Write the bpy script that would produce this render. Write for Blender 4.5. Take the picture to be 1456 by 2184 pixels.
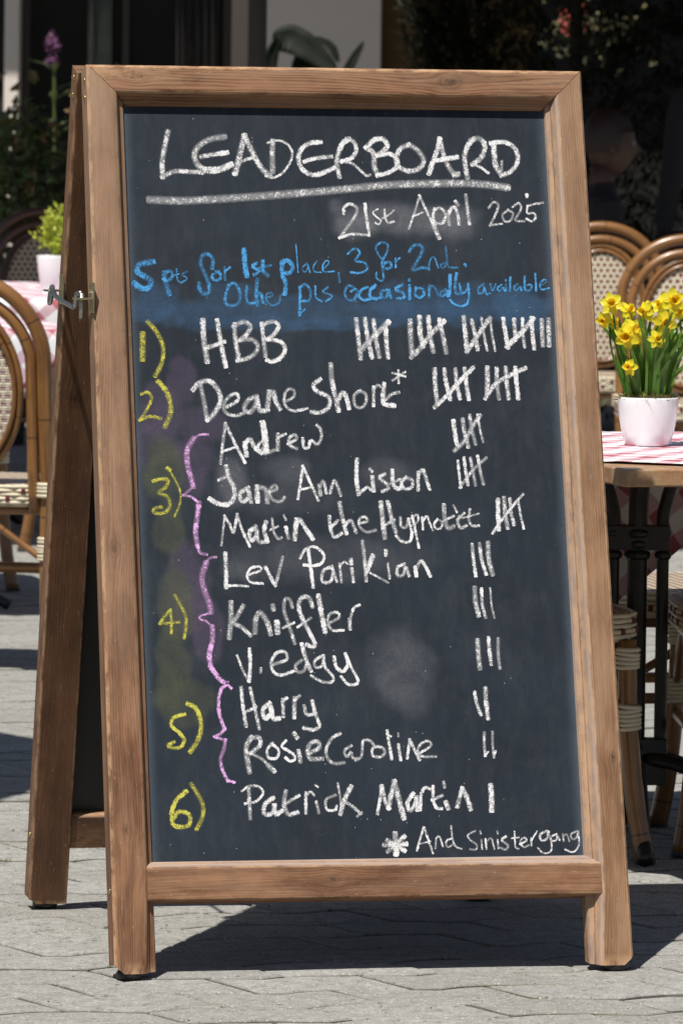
import bpy, bmesh, math, random
from mathutils import Vector, Matrix, noise
R_ = random.Random(7)
sc = bpy.context.scene
for o in list(bpy.data.objects): bpy.data.objects.remove(o)
COL = sc.collection
rad = math.radians

# ---------------------------------------------------------------- camera
cd = bpy.data.cameras.new('camera'); cam = bpy.data.objects.new('camera', cd); COL.objects.link(cam)
Rv = Vector((0.97709, -0.21242, 0.01292)); Uv = Vector((-0.00119, 0.05526, 0.99847)); Fv = Vector((0.21281, 0.97562, -0.05374))
cam.matrix_world = Matrix(((Rv.x, Uv.x, -Fv.x, -1.6886), (Rv.y, Uv.y, -Fv.y, -9.1463), (Rv.z, Uv.z, -Fv.z, 1.3658), (0, 0, 0, 1)))
cd.sensor_fit = 'VERTICAL'; cd.sensor_height = 24; cd.lens = 142.47; cd.shift_x = 0.0207; cd.shift_y = -0.0879
cd.clip_end = 600; cd.dof.use_dof = True; cd.dof.focus_distance = 9.45; cd.dof.aperture_fstop = 13
sc.camera = cam
sc.render.resolution_x = 682; sc.render.resolution_y = 1024

# ---------------------------------------------------------------- light
LD = Vector((0.32, 0.38, -1.0)).normalized()          # way the sunlight travels
w = bpy.data.worlds.new('World'); sc.world = w; w.use_nodes = True
nt = w.node_tree; bg = nt.nodes['Background']
sky = nt.nodes.new('ShaderNodeTexSky'); sky.sky_type = 'NISHITA'; sky.sun_disc = False
sky.sun_elevation = math.asin(-LD.z); sky.sun_rotation = math.atan2(-LD.x, -LD.y)
nt.links.new(sky.outputs[0], bg.inputs[0]); bg.inputs[1].default_value = 0.05
sd = bpy.data.lights.new('sun', 'SUN'); sd.energy = 5.0; sd.angle = rad(0.53); sd.color = (1, 0.965, 0.90)
sun = bpy.data.objects.new('sun', sd); COL.objects.link(sun)
sun.rotation_euler = (-LD).to_track_quat('Z', 'Y').to_euler(); sun.location = (0, 0, 8)
sc.view_settings.view_transform = 'Standard'; sc.view_settings.look = 'None'
sc.view_settings.exposure = 0.12; sc.view_settings.gamma = 1; sc.view_settings.use_curve_mapping = False

# ---------------------------------------------------------------- helpers
def tag(o, label=None, cat=None, group=None, kind=None):
    if label: o['label'] = label
    if cat: o['category'] = cat
    if group: o['group'] = group
    if kind: o['kind'] = kind
    return o
def empty(name, loc, rz=0, label=None, cat=None, group=None):
    o = bpy.data.objects.new(name, None); COL.objects.link(o); o.location = loc; o.rotation_euler = (0, 0, rz)
    o.empty_display_size = .1
    return tag(o, label, cat, group)
class MB:
    """collects faces; build() links them as one mesh object"""
    def __init__(s): s.v = []; s.f = []; s.uv = []; s.w = {}; s.m = []; s.mi = 0
    def vert(s, p, edge_tone=None):
        s.v.append(tuple(p))
        if edge_tone is not None: s.w[len(s.v)-1] = edge_tone
        return len(s.v)-1
    def face(s, idx, uvs=None):
        s.f.append(tuple(idx)); s.uv.append(uvs or [(0, 0)]*len(idx)); s.m.append(s.mi)
    def box(s, a, b, M=None, ch=0):
        x0, y0, z0 = a; x1, y1, z1 = b
        P = [(x0,y0,z0),(x1,y0,z0),(x1,y1,z0),(x0,y1,z0),(x0,y0,z1),(x1,y0,z1),(x1,y1,z1),(x0,y1,z1)]
        if M: P = [M @ Vector(p) for p in P]
        i = len(s.v)
        for p in P: s.v.append(tuple(p))
        L = (x1-x0, y1-y0, z1-z0)
        for q, (a_, b_) in (((0,3,2,1),(L[1],L[0])),((4,5,6,7),(L[0],L[1])),((0,1,5,4),(L[0],L[2])),((1,2,6,5),(L[1],L[2])),((2,3,7,6),(L[0],L[2])),((3,0,4,7),(L[1],L[2]))):
            s.face([i+k for k in q], [(0,0),(a_,0),(a_,b_),(0,b_)])
    def tube(s, pts, r, n=8, closed=False, caps=True, rfun=None):
        pts = [Vector(p) for p in pts]; N = len(pts); rings = []; L = 0
        up = Vector((0.123, 0.31, 0.94)).normalized()
        prev = None
        for i, p in enumerate(pts):
            if closed: d = pts[(i+1) % N]-pts[i-1]
            else: d = pts[min(i+1, N-1)]-pts[max(i-1, 0)]
            if d.length < 1e-9: d = Vector((0, 0, 1))
            d.normalize()
            a = (prev - d*prev.dot(d)) if prev is not None else (up - d*up.dot(d))
            if a.length < 1e-4: a = Vector((1, 0, 0)) - d*d.x
            a.normalize(); prev = a; b = d.cross(a)
            rr = r if not rfun else rfun(i/(max(N-1, 1)))
            if i: L += (p-pts[i-1]).length
            ring = []
            for k in range(n):
                t = 2*math.pi*k/n
                ring.append(s.vert(p + (a*math.cos(t)+b*math.sin(t))*rr))
            rings.append((ring, L))
        M = N if closed else N-1
        for i in range(M):
            A, la = rings[i]; B, lb = rings[(i+1) % N]
            if closed and i == N-1: lb = la+.02
            for k in range(n):
                k2 = (k+1) % n
                s.face([A[k], A[k2], B[k2], B[k]], [(la, k*r*.8), (la, (k+1)*r*.8), (lb, (k+1)*r*.8), (lb, k*r*.8)])
        if caps and not closed:
            s.face(rings[0][0][::-1]); s.face(rings[-1][0])
    def lathe(s, prof, c=(0, 0, 0), n=32, squash=1):
        c = Vector(c); rings = []
        for r, z in prof:
            rings.append([s.vert(c+Vector((r*math.cos(2*math.pi*k/n), r*squash*math.sin(2*math.pi*k/n), z))) for k in range(n)])
        for i in range(len(prof)-1):
            for k in range(n):
                k2 = (k+1) % n
                s.face([rings[i][k], rings[i][k2], rings[i+1][k2], rings[i+1][k]])
        if prof[0][0] > 1e-4: s.face(rings[0][::-1])
        if prof[-1][0] > 1e-4: s.face(rings[-1])
    def build(s, name, mat, parent=None, smooth=False, loc=None, world=False, bevel=0):
        """verts are in parent space; with world=True they are world coordinates"""
        off = Vector(parent_world(parent)) if (world and parent) else Vector((0, 0, 0))
        me = bpy.data.meshes.new(name)
        me.from_pydata([tuple(Vector(p)-off) for p in s.v], [], s.f)
        uvl = me.uv_layers.new(name='UVMap')
        k = 0
        flat = []
        for u in s.uv:
            for q in u: flat += [q[0], q[1]]
        uvl.data.foreach_set('uv', flat)
        if s.w:
            at = me.attributes.new('edge_tone', 'FLOAT', 'POINT')
            at.data.foreach_set('value', [s.w.get(i, 0.) for i in range(len(s.v))])
        mats = mat if isinstance(mat, (list, tuple)) else [mat]
        for m_ in mats: me.materials.append(m_)
        if len(mats) > 1: me.polygons.foreach_set('material_index', s.m)
        me.update()
        if smooth: me.polygons.foreach_set('use_smooth', [True]*len(me.polygons))
        o = bpy.data.objects.new(name, me); COL.objects.link(o)
        if parent: o.parent = parent
        if loc is not None: o.location = loc
        if bevel:
            b = o.modifiers.new('bevel', 'BEVEL'); b.width = bevel; b.segments = 2; b.limit_method = 'ANGLE'; b.angle_limit = rad(40)
        return o
def parent_world(p):
    v = Vector((0, 0, 0))
    while p: v += p.location; p = p.parent
    return v
def kids(o): return [c for c in o.children]
def copy_tree(o, parent=None):
    c = o.copy(); COL.objects.link(c)
    if parent is not None: c.parent = parent
    for ch in kids(o): copy_tree(ch, c)
    return c
def crom(P, n=6):
    P = [Vector(p) for p in P]
    if len(P) < 3: 
        return [P[0].lerp(P[1], i/ n) for i in range(n+1)]
    Q = [P[0]*2-P[1]]+P+[P[-1]*2-P[-2]]; out = []
    for i in range(1, len(Q)-2):
        a, b, c, d = Q[i-1:i+3]
        for k in range(n):
            t = k/n
            out.append(.5*((2*b)+(c-a)*t+(2*a-5*b+4*c-d)*t*t+(-a+3*b-3*c+d)*t**3))
    out.append(Q[-2]); return out

# ---------------------------------------------------------------- materials
class NT:
    def __init__(s, name):
        s.m = bpy.data.materials.new(name); s.m.use_nodes = True; s.t = s.m.node_tree; s.n = s.t.nodes
        s.b = s.n['Principled BSDF']
    def node(s, ty, **kw):
        n = s.n.new(ty)
        for k, v in kw.items():
            if k == 'ins':
                for a, b in v.items(): s.put(n, a, b)
            else: setattr(n, k, v)
        return n
    def put(s, n, key, val):
        i = n.inputs[key]
        if isinstance(val, bpy.types.NodeSocket): s.t.links.new(val, i)
        else: i.default_value = val
    def math(s, op, a, b=None, c=None, clamp=False):
        n = s.n.new('ShaderNodeMath'); n.operation = op; n.use_clamp = clamp
        s.put(n, 0, a)
        if b is not None: s.put(n, 1, b)
        if c is not None: s.put(n, 2, c)
        return n.outputs[0]
    def mix(s, fac, a, b, mode='MIX'):
        n = s.n.new('ShaderNodeMix'); n.data_type = 'RGBA'; n.blend_type = mode
        s.put(n, 0, fac); s.put(n, 6, a if isinstance(a, bpy.types.NodeSocket) else (*a, 1)); s.put(n, 7, b if isinstance(b, bpy.types.NodeSocket) else (*b, 1))
        return n.outputs[2]
    def noise(s, vec, scale, detail=4, rough=.55, dist=0, w=None):
        n = s.n.new('ShaderNodeTexNoise')
        if w is not None: n.noise_dimensions = '4D'; n.inputs['W'].default_value = w
        if vec is not None: s.put(n, 'Vector', vec)
        n.inputs['Scale'].default_value = scale; n.inputs['Detail'].default_value = detail
        n.inputs['Roughness'].default_value = rough; n.inputs['Distortion'].default_value = dist
        return n.outputs['Fac']
    def ramp(s, fac, stops, interp='LINEAR'):
        n = s.n.new('ShaderNodeValToRGB'); n.color_ramp.interpolation = interp
        e = n.color_ramp.elements
        while len(e) < len(stops): e.new(.5)
        for i, (p, c) in enumerate(stops): e[i].position = p; e[i].color = (*c, 1) if len(c) == 3 else c
        s.put(n, 0, fac); return n.outputs[0]
    def comb(s, x, y, z=0.):
        n = s.n.new('ShaderNodeCombineXYZ'); s.put(n, 0, x); s.put(n, 1, y); s.put(n, 2, z); return n.outputs[0]
    def sep(s, v):
        n = s.n.new('ShaderNodeSeparateXYZ'); s.put(n, 0, v); return n.outputs
    def uv(s): return s.node('ShaderNodeTexCoord').outputs['UV']
    def obj(s): return s.node('ShaderNodeTexCoord').outputs['Object']
    def geo(s): return s.node('ShaderNodeNewGeometry').outputs
    def attr(s, name): return s.node('ShaderNodeAttribute', attribute_name=name).outputs
    def bump(s, h, strength=.3, dist=.002):
        n = s.n.new('ShaderNodeBump'); n.inputs['Strength'].default_value = strength; n.inputs['Distance'].default_value = dist
        s.put(n, 'Height', h); s.t.links.new(n.outputs[0], s.b.inputs['Normal']); return n
    def col(s, c): s.put(s.b, 'Base Color', c if isinstance(c, bpy.types.NodeSocket) else (*c, 1))
    def set(s, **kw):
        for k, v in kw.items(): s.put(s.b, k.replace('_', ' '), v)

def wood(name, dark, mid, light, knots=(), seed=1., bleach=0.25, freq=700, rough=.6, ring=.085, up=0.):
    k = NT(name); u, v, _ = k.sep(k.uv())
    warp = k.noise(k.comb(k.math('MULTIPLY', u, 1.3), k.math('MULTIPLY', v, 9.), seed), 1.0, 3)
    kn = None; v0 = v
    for (ku, kv, kr) in knots:
        du = k.math('MULTIPLY', k.math('SUBTRACT', u, ku), .62); dv = k.math('SUBTRACT', v0, kv)
        r2 = k.math('ADD', k.math('MULTIPLY', du, du), k.math('MULTIPLY', dv, dv)); r = k.math('SQRT', r2)
        g = k.math('EXPONENT', k.math('MULTIPLY', r2, -1./(kr*kr*6.)))
        v = k.math('SUBTRACT', v, k.math('MULTIPLY', dv, k.math('MULTIPLY', g, .72)))
        rn = k.math('ADD', r2, k.math('MULTIPLY', k.math('SUBTRACT', k.noise(k.comb(u, v0, seed), 160, 3), .5), kr*kr*1.2))
        c = k.math('EXPONENT', k.math('MULTIPLY', k.math('MAXIMUM', rn, 0.), -1./(kr*kr*.42)))
        c = k.math('MAXIMUM', c, k.math('MULTIPLY', k.math('EXPONENT', k.math('MULTIPLY', k.math('ABSOLUTE', k.math('SUBTRACT', r, kr)), -1./(kr*.16))), .55))
        kn = c if kn is None else k.math('MAXIMUM', kn, c)
    f = k.math('ADD', k.math('MULTIPLY', v, freq), k.math('MULTIPLY', warp, 42.))
    rings = k.math('ABSOLUTE', k.math('SINE', f))
    rings = k.math('POWER', rings, 1.6)
    fib = k.noise(k.comb(k.math('MULTIPLY', u, 14.), k.math('MULTIPLY', v, 700.), seed), 1.0, 3, .65)
    fib2 = k.noise(k.comb(k.math('MULTIPLY', u, 60.), k.math('MULTIPLY', v, 1900.), seed+3), 1.0, 2, .6)
    streak = k.noise(k.comb(k.math('MULTIPLY', u, 1.8), k.math('MULTIPLY', v, 75.), seed+9), 1.0, 2, .5)
    patch = k.noise(k.comb(k.math('MULTIPLY', u, 9.), k.math('MULTIPLY', v, 16.), seed+5), 1.0, 3, .6)
    t = k.math('ADD', k.math('MULTIPLY', k.math('MULTIPLY', rings, ring*2.), k.noise(k.comb(k.math('MULTIPLY', u, 2.), k.math('MULTIPLY', v, 60.), seed+77), 1.0, 2)), k.math('MULTIPLY', fib, .38))
    t = k.math('ADD', t, k.math('MULTIPLY', fib2, .22)); t = k.math('ADD', t, k.math('MULTIPLY', patch, .46))
    t = k.math('ADD', t, k.math('MULTIPLY', streak, .26))
    c = k.ramp(t, [(.49, dark), (.64, mid), (.80, light)])
    stn = k.noise(k.comb(k.math('MULTIPLY', u, 5.), k.math('MULTIPLY', v, 22.), seed+63), 1.0, 4, .6, .5)
    c = k.mix(k.math('MULTIPLY', k.ramp(stn, [(.48, (0, 0, 0)), (.64, (1, 1, 1))]), .5), c, tuple(x*1.0 for x in dark))
    if kn is not None:
        c = k.mix(k.math('MULTIPLY', kn, .85), c, tuple(x*.40 for x in dark))
    # bleached, greyed patches where the stain has weathered
    pw = k.noise(k.comb(k.math('MULTIPLY', u, 3.5), k.math('MULTIPLY', v, 30.), seed+21), 1.0, 4, .65)
    pw = k.math('MULTIPLY', k.ramp(pw, [(.46, (0, 0, 0)), (.68, (1, 1, 1))]), bleach)
    if up:     # sun-bleached towards the top of the sign
        gu = k.math('ADD', k.math('MULTIPLY', u, .75), k.math('MULTIPLY', patch, .5)); gu = k.math('MULTIPLY', k.math('SUBTRACT', gu, .45, clamp=True), up)
        c = k.mix(gu, c, k.mix(k.math('MULTIPLY', t, 1.1, clamp=True), (.15, .080, .042), (.41, .275, .180)))
    c = k.mix(pw, c, (.34, .235, .165))
    wr0 = k.attr('edge_tone')['Fac']; fd = k.math('SUBTRACT', wr0, 1., clamp=True)
    fn_ = k.noise(k.comb(k.math('MULTIPLY', u, 5.), k.math('MULTIPLY', v, 120.), seed+51), 1.0, 4, .7)
    c = k.mix(k.math('MULTIPLY', fd, k.ramp(fn_, [(.3, (.45, .45, .45)), (.6, (1, 1, 1))])), c, (.40, .34, .31))  # paler grey on the right stile and bottom rail mouldings
    # worn arrises, little nicks and the painted highlight on the top rail
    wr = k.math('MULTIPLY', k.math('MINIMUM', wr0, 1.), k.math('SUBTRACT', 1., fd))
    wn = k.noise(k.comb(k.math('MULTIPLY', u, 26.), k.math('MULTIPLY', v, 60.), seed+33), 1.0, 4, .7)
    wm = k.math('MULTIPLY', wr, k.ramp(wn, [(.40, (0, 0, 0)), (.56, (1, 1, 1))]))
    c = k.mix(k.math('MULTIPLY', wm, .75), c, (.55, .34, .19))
    sp = k.noise(k.comb(k.math('MULTIPLY', u, 90.), k.math('MULTIPLY', v, 420.), seed+41), 1.0, 2, .5)
    c = k.mix(k.math('MULTIPLY', k.ramp(sp, [(.70, (0, 0, 0)), (.76, (1, 1, 1))]), .5), c, (.55, .38, .25))
    k.col(c); k.set(Roughness=rough)
    k.put(k.b, 'Specular IOR Level', .35)
    k.bump(t, .22, .0012)
    return k.m

def plain(name, c, rough=.6, metal=0, var=.15, scale=30, bump=.1, spec=.5, bscale=None):
    k = NT(name); n = k.noise(k.obj(), scale, 4)
    cc = k.mix(n, tuple(x*(1-var) for x in c), tuple(min(x*(1+var), 1) for x in c))
    k.col(cc); k.set(Roughness=rough, Metallic=metal); k.put(k.b, 'Specular IOR Level', spec)
    if bump: k.bump(k.noise(k.obj(), bscale or scale*4, 3), bump, .001)
    return k.m
# ================================================================ GROUND
def mat_paver():
    k = NT('paver'); g = k.geo(); pos = g['Position']
    rnd = k.node('ShaderNodeObjectInfo').outputs['Random']; isl = g['Random Per Island']
    rr = k.math('FRACT', k.math('ADD', rnd, k.math('MULTIPLY', isl, 7.31)))
    big = k.noise(pos, 2.2, 4, .6); fine = k.noise(pos, 105, 6, .8); mid = k.noise(pos, 30, 4, .65)
    c = k.ramp(k.math('ADD', k.math('MULTIPLY', fine, .6), k.math('MULTIPLY', mid, .4)), [(.33, (.10, .098, .09)), (.46, (.29, .285, .265)), (.58, (.40, .392, .368)), (.72, (.64, .63, .60))])
    c = k.mix(k.math('MULTIPLY', rr, .42), c, (.225, .215, .195), 'MIX')
    c = k.mix(k.math('MULTIPLY', k.ramp(big, [(.42, (0, 0, 0)), (.62, (1, 1, 1))]), .28), c, (.21, .195, .17))
    vo = k.node('ShaderNodeTexVoronoi'); k.put(vo, 'Vector', pos); vo.inputs['Scale'].default_value = 210
    vc = k.sep(vo.outputs['Color'])
    peb = k.math('MULTIPLY', k.math('LESS_THAN', vo.outputs['Distance'], .36), k.math('GREATER_THAN', vc[0], .80))
    c = k.mix(k.math('MULTIPLY', peb, .85), c, (.58, .55, .51))
    peb2 = k.math('MULTIPLY', k.math('LESS_THAN', vo.outputs['Distance'], .34), k.math('LESS_THAN', vc[0], .10))
    c = k.mix(k.math('MULTIPLY', peb2, .8), c, (.07, .065, .06))
    vo2 = k.node('ShaderNodeTexVoronoi'); k.put(vo2, 'Vector', pos); vo2.inputs['Scale'].default_value = 60
    v2 = k.sep(vo2.outputs['Color'])
    spot = k.math('MULTIPLY', k.math('LESS_THAN', vo2.outputs['Distance'], .25), k.math('GREATER_THAN', v2[1], .93))
    c = k.mix(k.math('MULTIPLY', spot, .7), c, (.06, .055, .05))
    ed = k.math('MULTIPLY', k.attr('edge_tone')['Fac'], k.math('ADD', .55, k.math('MULTIPLY', mid, .9)), clamp=True)
    c = k.mix(k.math('MULTIPLY', ed, .45), c, k.mix(k.ramp(big, [(.45, (0, 0, 0)), (.6, (1, 1, 1))]), (.075, .062, .042), (.10, .10, .035)))
    k.col(c); k.set(Roughness=.9); k.put(k.b, 'Specular IOR Level', .3)
    k.bump(k.math('ADD', fine, k.math('MULTIPLY', peb, .4)), .5, .003)
    return k.m
def mat_joint():
    k = NT('sand_joint'); pos = k.geo()['Position']
    n = k.noise(pos, 14, 4, .6); f = k.noise(pos, 260, 3, .7)
    c = k.ramp(f, [(.3, (.035, .028, .018)), (.6, (.11, .09, .055))])
    c = k.mix(k.ramp(n, [(.52, (0, 0, 0)), (.66, (1, 1, 1))]), c, (.11, .12, .035))
    k.col(c); k.set(Roughness=.95); k.bump(f, .6, .003); return k.m
M_PAV = mat_paver(); M_JNT = mat_joint()
g = MB(); S_ = 400
g.face([g.vert((-S_, -S_, -.0075)), g.vert((S_, -S_, -.0075)), g.vert((S_, S_, -.0075)), g.vert((-S_, S_, -.0075))])
tag(g.build('ground', M_JNT), kind='structure')
# wave-edged concrete pavers in running bond, courses nearly parallel to the sign
PW, PD = .245, .146
GA = rad(2.2)
def wav(u, row):   # bedding line of a course
    return .014*math.sin(2*math.pi*u/PW-.6) + .005*math.sin(4*math.pi*u/PW)
def paver(row, colm):
    u0 = colm*PW + PW*((row*.34) % 1.0); gp = .0032
    top = []; bot = []
    N = 6
    sl = .022; gb = .0060
    for i in range(N+1):
        a = i/N
        ub = u0 + gp + a*(PW-2*gp); bot.append((ub + sl, row*PD + wav(ub + sl, row) + gb))
    for i in range(N, -1, -1):
        a = i/N
        ut = u0 + gp + a*(PW-2*gp); top.append((ut - sl, (row+1)*PD + wav(ut - sl, row+1) - gb))
    # bowed short ends
    wm = lambda u: wav(u, row)
    return bot + [(u0+PW-gp+.009, row*PD+PD*.28+wm(u0+PW)), (u0+PW-gp-.009, row*PD+PD*.72+wm(u0+PW))] + top + [(u0+gp-.009, row*PD+PD*.72+wm(u0)), (u0+gp+.009, row*PD+PD*.28+wm(u0))]
def w2(u, v):
    c, s = math.cos(GA), math.sin(GA)
    return (c*u - s*v, s*u + c*v)
def inview(x, y):
    d = Vector((x, y, 0)) - cam.location; z = d.dot(Fv)
    if z < 1: return 9
    px = .0453*0 + 728-45.3 + 12965*d.dot(Rv)/z; py = 900 - 12965*d.dot(Uv)/z
    return max(-px, px-1456, py-2184, 0)/1456
cells = []
for row in range(-30, 150):
    for c_ in range(-30, 60):
        x, y = w2((c_+.5+((row*.34) % 1.0))*PW, (row+.5)*PD)
        D = (Vector((x, y, 0))-cam.location).dot(Fv)
        if D < 7.6: continue
        lx = x - (-1.69 + (y+9.15)*.218)
        if abs(lx) > 2.6 + max(0, D-9)*.12 or y > 17: continue
        cells.append((inview(x, y), D, row, c_, x, y))
cells.sort(key=lambda q: (q[0] > .06, q[1]))
pav_root = empty('pavement', (0, 0, 0)); tag(pav_root, kind='structure')
stuff = MB()
def paver_mesh(mb, row, colm, tilt=0, dz=0, world=True, o=(0, 0)):
    P = paver(row, colm); n = len(P)
    cu = sum(p[0] for p in P)/n; cv = sum(p[1] for p in P)/n
    rg = R_.uniform(-1, 1); rg2 = R_.uniform(-1, 1)
    lo = []; mid = []; hi = []
    for (u, v) in P:
        u += R_.uniform(-.0012, .0012); v += R_.uniform(-.0012, .0012)
        x, y = w2(u, v); h = dz + (u-cu)*rg*.009 + (v-cv)*rg2*.012
        lo.append(mb.vert((x-o[0], y-o[1], -.014), 1.))
        mid.append(mb.vert((x-o[0], y-o[1], h-.0026), 1.))
        x2, y2 = w2(u+(cu-u)*.025, v+(cv-v)*.07)
        hi.append(mb.vert((x2-o[0], y2-o[1], h)))
    for i in range(n):
        j = (i+1) % n
        mb.face([lo[i], lo[j], mid[j], mid[i]]); mb.face([mid[i], mid[j], hi[j], hi[i]])
    c = mb.vert((w2(cu, cv)[0]-o[0], w2(cu, cv)[1]-o[1], dz+.0006))
    for i in range(n): mb.face([hi[i], hi[(i+1) % n], c])
cnt = 0
for (iv, D, row, c_, x, y) in cells:
    dz = R_.uniform(-.0016, .0012)
    if iv < .06 and cnt < 298:
        m = MB(); paver_mesh(m, row, c_, dz=dz, o=(x, y)); ob = m.build('paver', M_PAV, pav_root, loc=(x, y, 0)); cnt += 1
    else: paver_mesh(stuff, row, c_, dz=dz)
so = stuff.build('distant_paver', M_PAV, pav_root); so['kind'] = 'stuff'
# moss and weeds in the joints
k = NT('moss'); k.col(k.ramp(k.noise(k.obj(), 60, 3), [(.3, (.07, .09, .015)), (.7, (.22, .24, .06))])); k.set(Roughness=.9); M_MOSS = k.m
ms = MB()
for (iv, D, row, c_, x, y) in cells:
    if iv < .25 and D < 19 and R_.random() < .22:
        P = paver(row, c_); q = P[0] if R_.random() < .6 else P[R_.randint(0, 6)]
        bx, by = w2(*q)
        for _ in range(R_.randint(8, 30)):
            a = R_.uniform(0, 6.28); r = R_.gauss(0, .008)
            cx, cy = bx+r*math.cos(a)*1.8, by+r*math.sin(a)*.7; h = R_.uniform(.002, .008); ww = R_.uniform(.0006, .0016); t = R_.uniform(0, 3.14)
            dx, dy = math.cos(t)*ww, math.sin(t)*ww
            ms.face([ms.vert((cx-dx, cy-dy, -.006)), ms.vert((cx+dx, cy+dy, -.006)), ms.vert((cx+R_.uniform(-.004, .004), cy+R_.uniform(-.004, .004), h-.003))])
tag(ms.build('joint_moss', M_MOSS), kind='stuff', label='tufts of moss and weeds in the joints of the paving')
# loose grit
gr = MB()
for _ in range(260):
    y = R_.uniform(-.6, 5); x = -1.69+(y+9.15)*.218+R_.uniform(-.9, .9); r = R_.uniform(.0008, .0028)
    c = Vector((x, y, r*.3)); i = len(gr.v)
    for p in ((1,0,0),(0,1,0),(-1,0,0),(0,-1,0),(0,0,.8)): gr.vert(c+Vector(p)*r*R_.uniform(.7, 1.3))
    for a, b in ((0,1),(1,2),(2,3),(3,0)): gr.face([i+a, i+b, i+4])
tag(gr.build('loose_grit', plain('grit', (.06, .05, .045), .9, scale=50)), kind='stuff', label='dark specks of grit lying on the paving')

# ================================================================ BUILDING
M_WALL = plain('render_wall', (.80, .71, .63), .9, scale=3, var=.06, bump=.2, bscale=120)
M_WALL2 = plain('render_wall_shade_brown', (.46, .36, .31), .9, scale=3, var=.08, bump=.2, bscale=120)  # darker copy of the wall colour; paints the shade on the pier side
M_OCHRE = plain('render_ochre', (.105, .060, .018), .9, scale=4, var=.12, bump=.2, bscale=90)
M_DARKWALL = plain('near_black_wall', (.008, .0075, .007), .8, scale=6)
M_FRAMEW = plain('window_frame_paint', (.05, .04, .035), .5, scale=10)
k = NT('window_glass'); k.col((.012, .014, .016)); k.set(Roughness=.06); k.put(k.b, 'Specular IOR Level', .12); M_GLASS = k.m
bA = rad(-12.3)      # facade faces the camera
Bc = Vector((3.9, 19.35, 0)); ex = Vector((math.cos(bA), math.sin(bA), 0)); ey = Vector((-math.sin(bA), math.cos(bA), 0))
BM = Matrix(((ex.x, ey.x, 0, 0), (ex.y, ey.y, 0, 0), (0, 0, 1, 0), (0, 0, 0, 1)))
bld = empty('building', Bc, 0, 'beige rendered cafe building with dark shop windows behind the terrace plants', 'building')
def bpart(name, a, b, m, parent=None, bevel=.006):
    q = MB(); q.box(a, b, BM); return q.build(name, m, parent or bld, bevel=bevel)
# facade local x: pillar -.90..-.83 | window -.83..+.18 | pier side in painted shade .18...30 | wall .30...86 | ochre .87-...
bpart('wall', (-3.2, .0, 0), (-.90, .35, 3.6), M_DARKWALL)
bpart('pillar', (-.912, -.05, 0), (-.842, .30, 3.6), M_WALL)
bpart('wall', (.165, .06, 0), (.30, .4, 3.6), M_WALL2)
bpart('wall', (.30, .0, 0), (.878, .38, 3.6), M_WALL)
bpart('wall', (.878, .12, 0), (1.62, .5, 3.6), M_OCHRE)
bpart('wall', (1.62, .10, 0), (6.5, .5, 3.6), M_DARKWALL)  # near-black wall beyond the ochre, keeps the background dark
bpart('roof', (-3.5, -1.0, 3.6), (7, 3.5, 3.75), M_WALL2)  # overhang above the view, deepened to keep the wall in shade
wn_ = bpart('window', (-.842, .25, .25), (.165, .27, 3.0), M_GLASS, bevel=0)
for (x0, x1) in ((-.842, -.80), (-.36, -.325), (.125, .165)):
    bpart('frame', (x0, .20, .25), (x1, .248, 3.0), M_FRAMEW, wn_).location = (0, 0, 0)
bpart('sill', (-.842, -.02, .20), (.165, .25, .25), M_WALL2)
# pale curtain folds seen through the glass edge
M_CURT = plain('curtain', (.10, .115, .095), .9, scale=14, var=.35)
cq = MB()
for i in range(26):
    a = i/25; x = -.52+a*.11
    cq.vert(BM @ Vector((x, .19+.012*math.sin(i*1.5), .3))); cq.vert(BM @ Vector((x, .19+.012*math.sin(i*1.5), 2.9)))
for i in range(25): cq.face([2*i, 2*i+2, 2*i+3, 2*i+1])
cu_ = cq.build('curtain', M_CURT, bld, smooth=True)
sm_ = cu_.modifiers.new('thick', 'SOLIDIFY'); sm_.thickness = .004
cq = MB()
for i in range(30):
    a = i/29; x = -.10+a*.20
    cq.vert(BM @ Vector((x, .20+.016*math.sin(i*1.2), .3))); cq.vert(BM @ Vector((x, .20+.016*math.sin(i*1.2), 2.9)))
for i in range(29): cq.face([2*i, 2*i+2, 2*i+3, 2*i+1])
c2_ = cq.build('curtain', plain('curtain_dark', (.035, .03, .028), .9, scale=14, var=.3), bld, smooth=True)
sm_ = c2_.modifiers.new('thick', 'SOLIDIFY'); sm_.thickness = .004
# two big square market parasols added for shade; their canopies are above the picture and keep the back of the terrace in shade
M_AWN = plain('market_parasol_canvas', (.16, .05, .05), .85, scale=8)
def shade_parasol(x, y, rz, h, label):
    t = empty('added_market_parasol', (x, y, 0), rz, label, 'added_parasol', 'added square market parasols')
    q = MB(); q.tube([(0, 0, 0), (0, 0, 3.1)], .035, 12); q.build('pole', M_FRAMEW, t, smooth=True)
    q = MB(); tp = q.vert((0, 0, 3.15)); rim = []
    for (a, b) in ((-h, -h), (h, -h), (h, h), (-h, h)): rim.append(q.vert((a, b, 2.55)))
    for i in range(4): q.face([tp, rim[i], rim[(i+1) % 4]])
    c = q.build('canopy', M_AWN, t); s_ = c.modifiers.new('thick', 'SOLIDIFY'); s_.thickness = .004
    for i, (a, b) in enumerate(((-h, -h), (h, -h), (h, h), (-h, h), (0, -h), (h, 0), (0, h), (-h, 0))):
        q = MB(); q.tube([(0, 0, 3.08), (a*.99, b*.99, 2.52)], .012, 6); q.build('rib', M_FRAMEW, t)
    q = MB(); q.box((-.4, -.4, 0), (.4, .4, .06)); q.build('base', M_FRAMEW, t, bevel=.01)
shade_parasol(2.75, 12.35, rad(-6), 1.85, 'added dark red square sunshade above the view, its pole hidden behind the sign')
shade_parasol(5.75, 13.9, rad(-6), 2.1, 'added dark red square sunshade above the view beyond the right edge')

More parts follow.
